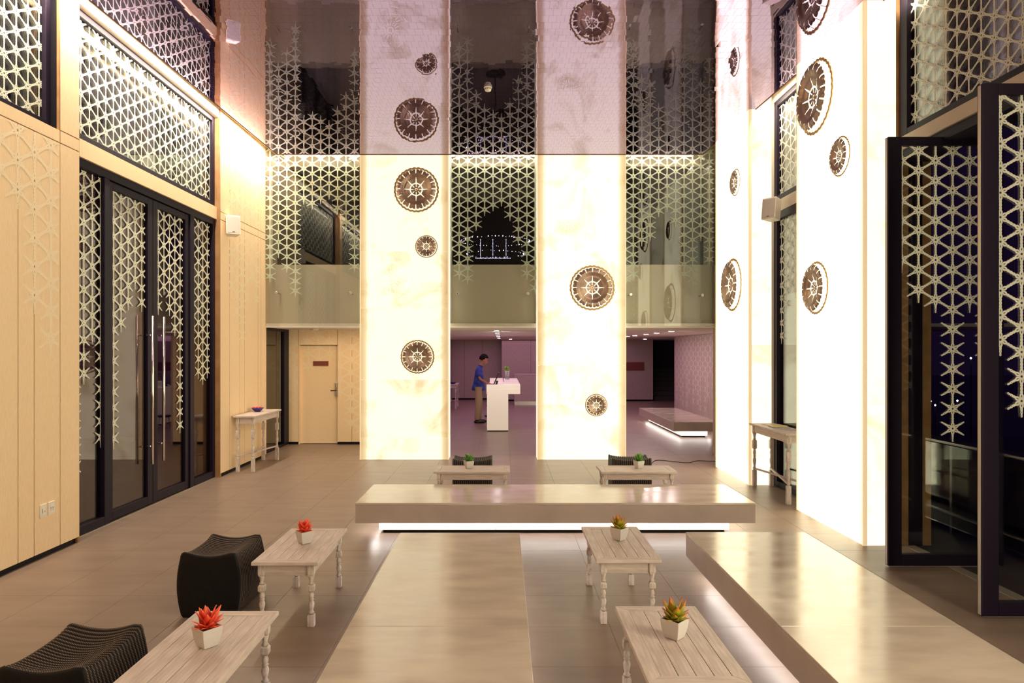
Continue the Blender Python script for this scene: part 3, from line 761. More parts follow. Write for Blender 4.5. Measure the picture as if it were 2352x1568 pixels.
c1 = [(k, cpx(2069.5+39.1*k, Y1), zb(py, Y1)) for k, py in enumerate([597,664.6,687.4,982,687.4,800,687.4,664.6])]
c1 = [(i, u, v) for i, u, v in c1]
open_leaf(Y1, 3.333, 1.0, 3.723, c1, zb(597, Y1) % SP, 'open black-framed glass door leaf with star lattice, nearer the pillar')
Y2 = 4.90
c2 = [(k, cpx(2296+48.6*k, Y2), zb(py, Y2)) for k, py in enumerate([780,922,850,1000,800,900])]
open_leaf(Y2, 3.354, 1.0, 3.744, c2, zb(780, Y2) % SP, 'open black-framed glass door leaf with star lattice, cut by the right edge of the photo')

# ------------------------------------------------------------------ outside
MB().box(XR+.1, 14, -6, 12, -.16, -.06).box(-14, RX-.06, -6, 14.6, -.16, -.01).build('terrace_floor', M['deck'], None, kind='structure')
bl = empty('terrace_balustrade', (4.77, 8, -.06), 0, 'glass balustrade with a steel handrail on the dark terrace outside the open doors', 'railing')
MB().box(-.02,.02,-5,3.5,.93,.96).build('handrail', M['steel'], bl, bevel=.006)
MB().box(-.015,.015,-5,3.5,.19,.205).build('bottom_rail', M['steel'], bl)
MB().box(-.005,.005,-5,3.5,.06,.92).build('pane', M['glass'], bl)
for k in range(6): MB().box(-.02,.02,-4.9+k*1.6,-4.87+k*1.6,0,.93).build('post', M['steel'], bl)
MB().box(5, 120, 13, 140, -3.1, -3.0).build('sea', mat('dark_water', (.004,.004,.012), .25), None, kind='structure')
M['far_light'] = mat('distant_lamp', (1,1,1), .5, emis=(.55,.65,1.0), es=12)
gfl = 'distant lights across the water'
for px, py, r, lb in ((2100,832,.055,'leftmost white distant light seen through the open door leaf'), (2230,822,.055,'distant light pair high beside the door frame'), (2137.5,921,.05,'blue distant light low beside the hanging star column'), (2199,920,.05,'bluish distant light right of the hanging star column'), (2148,930,.045,'lowest distant light seen through the door leaf')):
    Y = 40; fo = empty('distant_lamp', (cpx(px,Y), Y, -3.0), 0, lb, 'light', gfl); h0 = zb(py,Y)+3.0
    MB().lathe([(r*.3,-r),(r,0),(r*.3,r)], 8, (0,0,h0)).build('lamp_head', M['far_light'], fo); MB().tube([(0,0,0),(0,0,h0-r)], .03, 6).build('lamp_post', M['black'], fo)

# rings of lights added behind the middle screen, standing in for a reflection
M['bulb'] = mat('fairy_bulb', (1,1,1), .5, emis=(.72,.62,1.0), es=5)
sl = empty('reflection_lights', (-.17, 15.6, 3.9), 0, 'ring-shaped string of tiny violet lights standing in for a reflection in the middle glass screen', 'string lights')
for z, R, n, nm_ in ((.43,.77,64,'upper_ring'), (.14,.64,40,'lower_ring')):
    m = MB()
    for k in range(n):
        if random.random() < .15: continue
        a = 2*PI*k/n + random.uniform(-.03,.03); c = (R*math.cos(a), R*.9*math.sin(a), z+random.uniform(-.01,.01)); s_ = random.choice((.0035,.005,.009))
        m.lathe([(s_*.4,-s_),(s_,0),(s_*.4,s_)], 6, c)
    m.build(nm_, M['bulb'], sl)
m = MB()
for x in (-.32, -.05, .24):
    for j in range(14): m.lathe([(.0018,-.004),(.004,0),(.0018,.004)], 6, (x, -.3, .03+.03*j))
for k in range(26): m.lathe([(.002,-.005),(.005,0),(.002,.005)], 6, (-.42+.03*k, -.3, .01))
m.build('drop_strings', M['bulb'], sl)
MB().tube([(0,0,-1.5),(0,0,.7)], .012, 6).build('mast', M['screen'], sl)
MB().lathe([(.22,-1.54),(.22,-1.5),(.02,-1.48)], 16).build('mast_base', M['screen'], sl)

# ------------------------------------------------------------------ floating benches
def bench(x0, x1, y0, y1, label, seams_x=(), seams_y=()):
    o = empty('floating_bench', ((x0+x1)/2, (y0+y1)/2, 0), 0, label, 'bench', 'polished stone benches with light beneath')
    hx, hy = (x1-x0)/2, (y1-y0)/2; zt, zb_, ov = .354, .154, .20
    cutx = [-hx]+[s-(x0+x1)/2 for s in seams_x]+[hx]; cuty = [-hy]+[s-(y0+y1)/2 for s in seams_y]+[hy]
    for a, b in zip(cutx[:-1], cutx[1:]):
        for c, d in zip(cuty[:-1], cuty[1:]):
            ga = .0008 if a > -hx else 0; gb = .0008 if b < hx else 0; gc = .0008 if c > -hy else 0; gd = .0008 if d < hy else 0
            MB().box(a+ga,b-gb,c+gc,d-gd,zt-.022,zt).build('top_slab', M['stone'], o, bevel=.0025, seg=1)
    MB().box(-hx+.001,hx-.001,-hy+.001,hy-.001,zb_,zt-.0225).build('apron', M['stone_side'], o, bevel=.002, seg=1)
    n = 3 if hx > hy else 1; m = 3 if hy > hx else 1
    bx, by = hx-ov, hy-ov
    for i in range(n):
        for j in range(m):
            MB().box(-bx+2*bx*i/n+.001, -bx+2*bx*(i+1)/n-.001, -by+2*by*j/m+.001, -by+2*by*(j+1)/m-.001, .035, zb_).build('plinth', M['base'], o)
    MB().box(-bx+.04,bx-.04,-by+.04,by-.04,0,.036).build('foot', M['kick'], o)
    l = MB(); q = .055
    for a, b, c, d in ((-bx-q,bx+q,-by-q,-by-q+.02), (-bx-q,bx+q,by+q-.02,by+q), (-bx-q,-bx-q+.02,-by-q,by+q), (bx+q-.02,bx+q,-by-q,by+q)):
        l.box(a,b,c,d,zb_-.008,zb_-.0005)
    l.build('led_strip', M['led'], o, label='white LED strip')
    return o
bench(-1.473, 2.524, 6.95, 7.93, 'long polished stone bench running across in front of the two back tables')
bench(-.855, .14, 1.82, 5.82, 'polished stone bench in the middle foreground pointing at the viewer', seams_y=(3.84,))
bench(1.5335, 2.528, 1.84, 5.84, 'polished stone bench in the right foreground with light along its left side', seams_y=(3.84,))
bench(3.65, 4.63, 14.88, 18.66, 'distant stone bench with glowing underside beside the slatted lobby wall')

# ------------------------------------------------------------------ coffee tables
def leg_mesh(H, foot, blk0, blk1, wdt, name='leg'):
    m = MB(); h = wdt/2
    m.rings([[(sx*h*k, sy*h*k, z) for sx, sy in ((-1,-1),(1,-1),(1,1),(-1,1))] for k, z in ((.92,0),(1,.004),(1,foot-.006),(.8,foot))], True, True, False)
    a, b = foot, blk0; d = b-a
    m.lathe([(h*.62,a),(h*.72,a+d*.05),(h*.95,a+d*.08),(h*.66,a+d*.13),(h*.55,a+d*.18),(h*.8,a+d*.32),(h*.95,a+d*.46),(h*.75,a+d*.56),(h*.55,a+d*.62),(h*.88,a+d*.655),(h*.55,a+d*.69),(h*.80,a+d*.78),(h*.78,a+d*.88),(h*.58,a+d*.94),(h*.7,b)], 14)
    m.rings([[(sx*h*k, sy*h*k, z) for sx, sy in ((-1,-1),(1,-1),(1,1),(-1,1))] for k, z in ((.72,b),(1,b+.01),(1,blk1-.01),(.72,blk1))], True, True, False)
    c, e = blk1, blk1+(H-blk1)*.42; d2 = e-c
    m.lathe([(h*.6,c),(h*.9,c+d2*.12),(h*.58,c+d2*.24),(h*.62,c+d2*.5),(h*.85,c+d2*.85),(h*.95,e)], 14)
    m.rings([[(sx*h*k, sy*h*k, z) for sx, sy in ((-1,-1),(1,-1),(1,1),(-1,1))] for k, z in ((.8,e),(1,e+.012),(1,H))], True, True, False)
    me = m.mesh(name); me.materials.append(M['washz']); return me
def coffee_table():
    o = empty('coffee_table', (0,0,0))
    W, Ln, H, T = .447, .90, .45, .023; hw, hl = W/2, Ln/2; fr = .066
    for sx in (-1, 1):
        m = MB(); x0, x1 = sorted((sx*hw, sx*(hw-fr)))
        # mitred long rails
        xi = sx*(hw-fr); xo = sx*hw
        P = [(xo,-hl),(xi,-hl+fr),(xi,hl-fr),(xo,hl)]
        if sx > 0: P = P[::-1]
        m.rings([[(x,y,H-T) for x,y in P],[(x,y,H) for x,y in P]], True, True, False); m.build('frame_board', M['wash'], o, bevel=.0015, seg=1, recalc=True)
    for sy in (-1, 1):
        m = MB(); yi = sy*(hl-fr); yo = sy*hl
        P = [(-hw+.0005,yo),(hw-.0005,yo),(hw-fr-.0005,yi),(-hw+fr+.0005,yi)]
        if sy > 0: P = P[::-1]
        m.rings([[(x,y,H-T) for x,y in P],[(x,y,H) for x,y in P]], True, True, False); m.build('frame_board', M['washx'], o, bevel=.0015, seg=1, recalc=True)
    iw = W-2*fr; n = 4
    me = boxmesh('plank', iw/n-.0025, Ln-2*fr-.004, T-.002, .0012); me.materials.append(M['wash'])
    for k in range(n): part('plank', me, None, o, (-iw/2+iw/n*k+.00125, -hl+fr+.002, H-T))
    MB().box(-iw/2-.02,iw/2+.02,-hl+fr-.02,hl-fr+.02,H-T-.004,H-T-.0005).build('underboard', M['kick'], o)
    ins = .038; lw = .044
    for sx in (-1,1): MB().box(*sorted((sx*(hw-ins-.012), sx*(hw-ins-.030))), -hl+ins+lw, hl-ins-lw, H-T-.082, H-T-.004).build('apron', M['wash'], o, bevel=.002, seg=1)
    for sy in (-1,1): MB().box(-hw+ins+lw-.004, hw-ins-lw+.004, *sorted((sy*(hl-ins-.008), sy*(hl-ins-.026))), H-T-.082, H-T-.004).build('apron', M['washx'], o, bevel=.002, seg=1)
    lm = leg_mesh(H-T-.003, .083, .235, .285, lw)
    for sx in (-1,1):
        for sy in (-1,1): part('leg', lm, None, o, (sx*(hw-ins-lw/2+.004), sy*(hl-ins-lw/2+.004), 0))
    return o
ct0 = coffee_table()
spots = [((.8595, 5.188), 0, 'whitewashed coffee table right of the middle bench, farther of that pair, yellow-green plant on it'),
         ((.848, 3.431), 0, 'whitewashed coffee table at the bottom right of the middle bench, nearest yellow-green plant on it'),
         ((-1.4695, 5.132), 0, 'whitewashed coffee table left of the middle bench, beside the whole pouf, red plant on it'),
         ((-1.4475, 3.358), 0, 'whitewashed coffee table in the lower left corner, red plant on it'),
         ((-.366, 8.425), PI/2, 'whitewashed coffee table behind the long bench, left of the two at the back'),
         ((1.6085, 8.425), PI/2, 'whitewashed coffee table behind the long bench, right of the two at the back')]
for k, ((x, y), rz, lb) in enumerate(spots):
    o = ct0 if k == 0 else copy_tree(ct0)
    o.location = (x, y, 0); o.rotation_euler = (0,0,rz); tag(o, lb, 'table', 'whitewashed coffee tables')

# ------------------------------------------------------------------ potted plants
def leaf_mat(name, c0, c1, c2):
    m = mat(name, c0, .5); b = m.node_tree.nodes['Principled BSDF']
    tc = N(m, 'ShaderNodeTexCoord'); sp = N(m, 'ShaderNodeSeparateXYZ'); L(m, tc.outputs['Generated'], sp.inputs[0])
    r = N(m, 'ShaderNodeValToRGB'); r.color_ramp.elements[0].color = (*c0,1); r.color_ramp.elements[1].color = (*c2,1)
    e = r.color_ramp.elements.new(.6); e.color = (*c1,1)
    L(m, sp.outputs['Z'], r.inputs['Fac']); L(m, r.outputs[0], b.inputs['Base Color'])
    b.inputs['Subsurface Weight'].default_value = .15; b.inputs['Subsurface Radius'].default_value = (.01,.005,.003)
    return m
LM = {'red': leaf_mat('red_leaf', (.45,.03,.01), (.85,.06,.02), (1.0,.20,.10)), 'yel': leaf_mat('yellow_green_leaf', (.10,.16,.01), (.42,.36,.02), (.65,.10,.02)),
      'grn': leaf_mat('green_leaf', (.04,.12,.02), (.10,.30,.04), (.20,.40,.06))}
def leafm(matl):
    m = MB(); n = 7; rows = []
    for i in range(n+1):
        t = i/n; w_ = .017*math.sin(PI*min(1, .12+t*.88)**.75)*(1.0)+.0008; 
        if i == n: w_ = .0004
        z = .070*t; bend = .014*t*t
        rows.append([(-w_, bend+.0035*(1-t), z), (0, bend-.002, z), (w_, bend+.0035*(1-t), z), (0, bend+.0045*(1-t*.8), z)])
    m.rings(rows, True, True, True); me = m.mesh('leaf'); me.materials.append(matl); return me
LV = {k: leafm(v) for k, v in LM.items()}
def plant_pot():
    m = MB(); prof = [(.030,0),(.036,.02),(.0415,.045),(.0445,.07),(.0450,.082)]
    sq = lambda h, z: [(-h,-h,z),(h,-h,z),(h,h,z),(-h,h,z)]
    m.rings([sq(h,z) for h,z in prof] + [sq(.0405,.082), sq(.0385,.070)], True, True, False)
    me = m.mesh('pot'); me.materials.append(M['pot']); return me
PM = plant_pot(); SOILM = MB().box(-.039,.039,-.039,.039,.0705,.074).mesh('soil'); SOILM.materials.append(M['soil'])
def plant(x, y, rz, kind, label, sc=1.0, seed=0):
    random.seed(seed)
    o = empty('potted_succulent', (x, y, .4505), rz, label, 'plant', 'succulents in white pots'); o.scale = (sc,sc,sc)
    p = part('pot', PM, None, o); b = p.modifiers.new('bevel','BEVEL'); b.width = .003; b.segments = 2
    part('soil', SOILM, None, p)
    rngs = [(3,.10,1.30,.082),(6,.33,1.22,.078),(7,.66,1.02,.074),(7,1.05,.80,.073)]
    for n, tilt, ln, z in rngs:
        a0 = random.uniform(0, 2*PI)
        for k in range(n):
            a = a0+2*PI*k/n+random.uniform(-.15,.15); t = tilt+random.uniform(-.12,.12)
            q = part('leaf', LV[kind], None, o)
            q.rotation_euler = (Matrix.Rotation(a,3,'Z') @ Matrix.Rotation(-t,3,'X')).to_euler()
            q.location = (-.006*math.sin(a)*1, .006*math.cos(a), z-.002); s_ = ln*random.uniform(.9,1.1); q.scale = (s_*1.1,s_*1.1,s_)
    random.seed(7)
plant(-1.468, 5.16, .75, 'red', 'red succulent in a white square pot on the farther left table', 1.1, 1)
plant(-1.425, 3.36, .92, 'red', 'red succulent in a white square pot on the nearest left table', 1.15, 2)
plant(.877, 5.25, .78, 'yel', 'yellow-green succulent with red tips on the farther right table', 1.12, 3)
plant(.853, 3.46, .80, 'yel', 'yellow-green succulent with red tips on the nearest right table', 1.15, 4)
plant(-.413, 8.46, .45, 'grn', 'green succulent in a white pot on the left back table', 1.1, 5)
plant(1.651, 8.46, .45, 'grn', 'green succulent in a white pot on the right back table', 1.1, 6)

# ------------------------------------------------------------------ woven poufs
def weave_mat():
    m = mat('woven_rope', (.02,.013,.013), .55); b = m.node_tree.nodes['Principled BSDF']
    tc = N(m, 'ShaderNodeTexCoord'); wv = N(m, 'ShaderNodeTexWave'); wv.bands_direction = 'Y'; wv.inputs['Scale'].default_value = 12.32; wv.inputs['Phase Offset'].default_value = 0
    L(m, tc.outputs['Object'], wv.inputs['Vector'])
    w2 = N(m, 'ShaderNodeTexWave'); w2.bands_direction = 'DIAGONAL'; w2.inputs['Scale'].default_value = 60; w2.inputs['Distortion'].default_value = .3
    L(m, tc.outputs['Object'], w2.inputs['Vector'])
    mu = N(m, 'ShaderNodeMath'); mu.operation = 'MULTIPLY'; L(m, wv.outputs['Fac'], mu.inputs[0])
    mr = N(m, 'ShaderNodeMapRange'); mr.inputs['To Min'].default_value = .35; L(m, w2.outputs['Fac'], mr.inputs['Value']); L(m, mr.outputs[0], mu.inputs[1])
    sp = N(m, 'ShaderNodeSeparateXYZ'); L(m, tc.outputs['Object'], sp.inputs[0]); ab = N(m, 'ShaderNodeMath'); ab.operation = 'ABSOLUTE'; L(m, sp.outputs['Y'], ab.inputs[0])
    lt = N(m, 'ShaderNodeMath'); lt.operation = 'LESS_THAN'; lt.inputs[1].default_value = .2555; L(m, ab.outputs[0], lt.inputs[0])
    lm = N(m, 'ShaderNodeMapRange'); lm.inputs['To Min'].default_value = .6; L(m, lt.outputs[0], lm.inputs['Value'])
    m3 = N(m, 'ShaderNodeMath'); m3.operation = 'MULTIPLY'; L(m, mu.outputs[0], m3.inputs[0]); L(m, lm.outputs[0], m3.inputs[1]); mu = m3
    r = N(m, 'ShaderNodeValToRGB'); r.color_ramp.elements[0].color = (.003,.002,.003,1); r.color_ramp.elements[1].color = (.24,.16,.12,1); r.color_ramp.elements[0].position = .35
    L(m, mu.outputs[0], r.inputs['Fac']); L(m, r.outputs[0], b.inputs['Base Color'])
    bp = N(m, 'ShaderNodeBump'); bp.inputs['Strength'].default_value = .7; bp.inputs['Distance'].default_value = .004
    L(m, mu.outputs[0], bp.inputs['Height']); L(m, bp.outputs[0], b.inputs['Normal'])
    b.inputs['Specular IOR Level'].default_value = .3
    return m
M['weave'] = weave_mat()
def pouf_mesh():
    """short side along x (.36), long along y (.54); strands run round x-z, ribs spaced along y"""
    # smoothed closed profile in x-z: raised corners, hollow top, swelling sides
    def prof(v):  # v in [-1,1] along y
        e = 1 - .10*abs(v)**3; dip = .042*(1-.35*v*v); hx = .195; H = .435-.012*(1-v*v)
        P = []
        def seg(a, b, f, n): 
            for i in range(n): t = i/n; P.append(f(a+(b-a)*t))
        bul = .038*(1-.4*v*v)
        n = 16
        seg(-1, 1, lambda t: (hx*.88*t, H - dip*(1-t*t)**1.2), n)          # top left to right
        P += [(hx*.95, H-.006), (hx*.985, H-.022)]
        seg(1, -1, lambda t: (hx*(1.0) + bul*(1-t*t), H/2 + (H/2-.04)*t), n) # right side downward
        P += [(hx*.97,.018),(hx*.92,.004)]
        seg(1, -1, lambda t: (hx*.88*t, .002), 6)
        P += [(-hx*.92,.004),(-hx*.97,.018)]
        seg(-1, 1, lambda t: (-hx*(1.0) - bul*(1-t*t), H/2 + (H/2-.04)*t), n)
        P += [(-hx*.985, H-.022), (-hx*.95, H-.006)]
        return P
    m = MB(); rings = []; ribs = 20; sub = 5; ny = ribs*sub
    base = [prof(0)]
    for i in range(ny+1):
        v = -1+2*i/ny; y = .255*v; P = prof(v)
        # corners stand up along the long axis too
        rib = .0095*abs(math.sin(PI*i/sub))
        up = .020*(v**4)
        n = len(P); R = []
        for k in range(n):
            x, z = P[k]; x0, z0 = P[k-1]; x1, z1 = P[(k+1) % n]
            nx, nz = -(z1-z0), (x1-x0); l = math.hypot(nx, nz) or 1
            nx, nz = nx/l, nz/l
            tz = up*(z/.43)
            bead = 1
            R.append((x - 0*nx + nx*rib*bead, y + .020*(1-v*v)*0, max(.001, z+tz + nz*rib*bead)))
        rings.append(R)
    # rounded ends bulging outward
    def shrink(R, k, dy):
        cx = sum(p[0] for p in R)/len(R); cz = sum(p[2] for p in R)/len(R)
        return [(cx+(p[0]-cx)*k, p[1]+dy, max(.001, cz+(p[2]-cz)*k)) for p in R]
    A, B = rings[0], rings[-1]
    pre = [shrink(A, k, -dy) for k, dy in ((.15,.0070),(.45,.0068),(.7,.0062),(.88,.005),(.97,.003))]
    post = [shrink(B, k, dy) for k, dy in ((.97,.003),(.88,.005),(.7,.0062),(.45,.0068),(.15,.0070))]
    m.rings(pre+rings+post, True, True, True)
    me = m.mesh('pouf'); bm = bmesh.new(); bm.from_mesh(me); bmesh.ops.recalc_face_normals(bm, faces=bm.faces); bm.to_mesh(me); bm.free()
    me.materials.append(M['weave']); return me
PF = pouf_mesh()
for x, y, rz, lb in ((-2.065, 5.14, 0, 'dark woven pouf left of the farther left table, whole in view'), (-2.065, 3.37, 0, 'dark woven pouf in the bottom left corner, cut by the frame'),
                     (-.402, 9.33, PI/2, 'dark woven pouf behind the left back table'), (1.705, 9.38, PI/2, 'dark woven pouf behind the right back table, cable beside it')):
    o = bpy.data.objects.new('woven_pouf', PF); link(o); o.location = (x, y, 0); o.rotation_euler = (0,0,rz); tag(o, lb, 'pouf', 'woven poufs')

# ------------------------------------------------------------------ console tables
def console(w_, ln, H, label, loc, rz=0):
    """long side along y, width along x"""
    o = empty('console_table', loc, rz, label, 'table', 'whitewashed console tables')
    hw, hl, T = w_/2, ln/2, .026
    MB().box(-hw,hw,-hl,hl,H-T,H).build('tabletop', M['wash'], o, bevel=.003)
    i = .035; lw = .05
    for sx in (-1,1): MB().box(*sorted((sx*(hw-i-.008), sx*(hw-i-.028))), -hl+i+lw, hl-i-lw, H-T-.095, H-T-.001).build('apron', M['wash'], o)
    for sy in (-1,1): MB().box(-hw+i+lw, hw-i-lw, *sorted((sy*(hl-i-.008), sy*(hl-i-.028))), H-T-.095, H-T-.001).build('apron', M['washx'], o)
    lm = leg_mesh(H-T-.002, .228, .52, .645, lw)
    L_ = []
    for sx in (-1,1):
        for sy in (-1,1): part('leg', lm, None, o, (sx*(hw-i-lw/2+.004), sy*(hl-i-lw/2+.004), 0))
    a, b = hw-i-lw/2, hl-i-lw/2
    MB().bar((-a,-b,.245),(a,b,.245),.022,.022).build('stretcher', M['wash'], o)
    MB().bar((a,-b,.247),(-a,b,.247),.022,.022).build('stretcher', M['wash'], o)
    return o
console(.345, 1.26, .87, 'whitewashed console table with turned legs against the left wall, blue bowl on it', (-3.985, 11.36, 0))
console(.345, 1.26, .87, 'whitewashed console table by the right window, half hidden behind the widest pillar', (3.60, 9.07, 0))
console(.40, 1.1, .80, 'small console table far back in the lobby, just right of the left pillar edge', (-1.66, 22.9, 0))
def bowl(loc, r, label, m1, fill):
    o = empty('bowl', loc, 0, label, 'bowl')
    prof = [(.02,0),(r*.42,.0),(r*.45,.004),(r*.72,.026),(r*.92,.05),(r,.066),(r*.97,.067),(r*.86,.052),(r*.6,.024),(r*.1,.012)]
    MB().lathe(prof, 28).build('bowl_body', m1, o, recalc=True)
    if fill:
        m = MB(); random.seed(3)
        for k in range(26):
            a = random.uniform(0,2*PI); q = r*.75*math.sqrt(random.random()); s_ = .012
            m.lathe([(s_*.3,-s_),(s_,-s_*.2),(s_*.8,s_*.5),(s_*.1,s_)], 7, (q*math.cos(a), q*math.sin(a), .058+random.uniform(0,.014)))
        m.build('petals', mat('pink_petals', (.75,.06,.10), .6), o); random.seed(7)
    return o
M['blue_glaze'] = mat('blue_glaze', (.03,.02,.22), .2)
bowl((-4.05, 11.5, .8705), .098, 'blue bowl of pink petals on the left console table', M['blue_glaze'], True)
bowl((-1.62, 22.6, .8005), .12, 'small dark blue bowl on the far lobby console', M['blue_glaze'], False)
mz = empty('magazines', (3.62, 9.25, .8705), .15, 'open magazines spread on the right console table', 'magazines')
del mz['category']
bpy.data.objects.remove(mz)
cols_m = [mat('magazine_cover_a', (.55,.40,.30), .5), mat('magazine_cover_b', (.60,.52,.20), .5), mat('magazine_cover_c', (.42,.36,.38), .5)]
for k, (x, y, rz, z, lb) in enumerate(((3.66,9.40,.2,0,'brownish magazine lying at the bottom on the right console table'), (3.63,9.18,-.15,.007,'yellowish magazine overlapping the brown one on the right console'), (3.64,8.90,.3,0,'grey magazine nearest the big pillar on the right console table'))):
    o = empty('magazine', (x, y, .8705+z), rz, lb, 'magazine', 'magazines on the right console table')
    MB().box(-.105,.105,-.14,.14,0,.005).build('pages', M['white'], o)
    MB().box(-.107,.107,-.142,.142,.005,.0062).build('cover', cols_m[k], o)

# ------------------------------------------------------------------ speakers, detectors, sockets, cable
def speaker(loc, rz, label, bracket):
    o = empty('wall_speaker', loc, rz, label, 'speaker', 'white wall speakers')
    m = MB(); w0, w1, d, h = .105, .075, .17, .29
    P = [(-w0,0),(w0,0),(w1,d),(-w1,d)]
    m.rings([[(x*.97,y,-h/2) for x,y in P],[(x,y,-h/2+.012) for x,y in P],[(x,y,h/2-.012) for x,y in P],[(x*.97,y,h/2) for x,y in P]], True, True, False)
    m.build('cabinet', M['speaker'], o, bevel=.008, recalc=True)
    g = MB().box(-w0+.012,w0-.012,-.006,.001,-h/2+.02,h/2-.02).build('grille', M['speaker_grille'], o, bevel=.003)
    MB().box(-.018,.018,-.009,-.005,-h/2+.028,-h/2+.038).build('badge', M['plaque'], g)
    b = MB(); b.tube([(0,d-.01,0), bracket], .013, 8); 
    b.build('bracket', M['speaker'], o)
    return o
sp = speaker((-4.06, 10.50, 3.775), 0, 'white box loudspeaker on the left wall panels right of the glass doors', (-.13,.10,.0))
sp.rotation_euler = (-.12, 0, .55)
sp2 = speaker((3.54, 9.28, 3.775), 0, 'white box loudspeaker on the beam beside the right window', (-.10,.26,.0))
sp2.rotation_euler = (-.12, 0, -.95)
def detector(loc, r, h_, label):
    o = empty('smoke_detector', loc, 0, label, 'smoke detector')
    MB().lathe([(r,0),(r,-h_*.25),(r*.96,-h_*.3)], 24).build('mounting_plate', M['white'], o)
    MB().lathe([(r*.8,-h_*.3),(r*.86,-h_*.55),(r*.7,-h_*.9),(r*.3,-h_)], 24).build('sensor_cap', M['white'], o)
    m = MB()
    for k in range(10):
        a = 2*PI*k/10; m.box(-.006,.006,r*.80,r*.88,-h_*.62,-h_*.42, Matrix.Rotation(a,4,'Z'))
    m.build('vent_slots', M['screen'], o)
detector((-.19, 8.88, ZC-.001), .052, .055, 'small smoke detector on the mirror ceiling between the two back pillars')
detector((-3.60, 13.3, 2.2995), .085, .035, 'flat round smoke detector on the soffit above the alcove door')
def socket(y, z, label, kindn):
    o = empty('wall_socket', (FX1+.0005, y, z), 0, label, 'socket', 'sockets on the left wall')
    MB().box(0,.010,-.043,.043,-.06,.06).build('cover_plate', M['speaker'], o, bevel=.002)
    MB().box(.010,.012,-.026,.026,-.034,.034).build('insert', M['white'], o)
    m = MB()
    if kindn == 0:
        m.box(.012,.0126,-.020,-.014,-.02,.02).box(.012,.0126,.006,.009,-.012,.0).box(.012,.0126,.016,.019,-.012,0)
    else:
        for yy in (-.016,.014):
            m.box(.012,.0126,yy-.007,yy-.004,-.008,.012).box(.012,.0126,yy+.004,yy+.007,-.008,.012).box(.012,.0126,yy-.0025,yy+.0025,-.020,-.014)
    m.build('slots', M['screen'], o)
socket(6.28, .43, 'left one of the two white wall sockets low on the left panels', 0)
socket(6.395, .43, 'right one of the two white wall sockets low on the left panels', 1)
pts = [(1.85,9.66,.005),(2.05,10.3,.005),(2.35,11.2,.005),(2.62,11.9,.005),(2.9,11.75,.005),(3.1,11.65,.005),(3.3,11.85,.005),(3.5,11.8,.007),(3.70,11.76,.007)]
def smoothc(P, n=6):
    out = []
    for i in range(len(P)-1):
        p0 = Vector(P[max(0,i-1)]); p1 = Vector(P[i]); p2 = Vector(P[i+1]); p3 = Vector(P[min(len(P)-1,i+2)])
        for k in range(n):
            t = k/n; out.append(.5*((2*p1)+(-p0+p2)*t+(2*p0-5*p1+4*p2-p3)*t*t+(-p0+3*p1-3*p2+p3)*t**3))
    return out+[Vector(P[-1])]
MB().tube(smoothc(pts), .006, 6).build('power_cable', M['cable'], None, label='black cable on the floor from the right back pouf to the right wall', cat='cable')

# print on the left wall panels
lattice('star_print', lambda u, v: (FX1+.0012, u, v), [(0,5.736,3.35),(1,5.955,3.2),(2,6.174,2.36),(3,6.394,1.986)], (5.6,6.52,.3,3.81), M['print'], wl, (1.986-.253/2) % .253, .253)
lattice('star_print', lambda u, v: (FX2+.0012, u, v), drip_cols(10.75, [3.0,2.4,2.2,2.8,3.1,2.7], 0, .253), (10.62,12.1,.3,3.81), M['print'], wl, .10, .253)
lattice('star_print', lambda u, v: (FX2+.0012, u, v), drip_cols(10.75, [3.9]*6, 0, .253), (10.62,12.1,3.95,5.2), M['print'], wl, .10, .253)

# ------------------------------------------------------------------ reception desk and what stands on it
dk = empty('reception_desk', (0, 18.2, 0), 0, 'long white reception desk standing in the lobby opening beside the man', 'desk')
D0, D1 = -2.0, 2.0
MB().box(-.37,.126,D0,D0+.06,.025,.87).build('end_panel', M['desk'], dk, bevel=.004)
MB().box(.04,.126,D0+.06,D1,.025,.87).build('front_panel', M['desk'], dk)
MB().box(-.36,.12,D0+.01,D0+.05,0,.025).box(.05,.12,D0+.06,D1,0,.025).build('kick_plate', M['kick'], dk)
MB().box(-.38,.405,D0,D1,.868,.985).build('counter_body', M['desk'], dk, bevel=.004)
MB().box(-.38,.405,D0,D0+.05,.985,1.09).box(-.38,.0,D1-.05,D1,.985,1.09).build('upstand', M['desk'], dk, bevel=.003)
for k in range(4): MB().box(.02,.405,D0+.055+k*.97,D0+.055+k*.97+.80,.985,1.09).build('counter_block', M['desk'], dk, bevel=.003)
MB().box(.04,.39,D0+.06,D1,.986,1.02).build('counter_gap', M['kick'], dk)
mo = empty('monitor', (-.24, 17.5, .986), 0, 'black computer monitor seen edge-on on the reception desk', 'monitor')
Rm = Matrix.Translation((.08,0,.20)) @ Matrix.Rotation(.42,4,'Y')
MB().box(-.014,.014,-.24,.24,-.16,.16,Rm).build('screen', M['screen'], mo, bevel=.004)
MB().bar((.06,0,.0),(.10,0,.14),.03,.05).build('stand', M['screen'], mo)
MB().box(-.03,.15,-.10,.10,0,.012).build('foot', M['screen'], mo, bevel=.003)
kb = MB().box(-.07,.07,-.20,.20,0,.015).build('keyboard', M['screen'], None, label='black keyboard on the reception desk in front of the man', cat='keyboard', loc=(-.21,18.2,.9855), bevel=.003)
va = empty('vase_of_leaves', (.12, 19.2, 1.0905), 0, 'clear glass vase with round green leaves on the reception desk', 'vase')
vg = MB(); vg.lathe([(.055,.0),(.06,.01),(.06,.22),(.056,.22),(.056,.015)], 20); vg.build('vase', M['glass'], va)
MB().lathe([(.075,.22),(.078,.23),(.07,.236)], 20).build('vase_rim', M['white'], va)
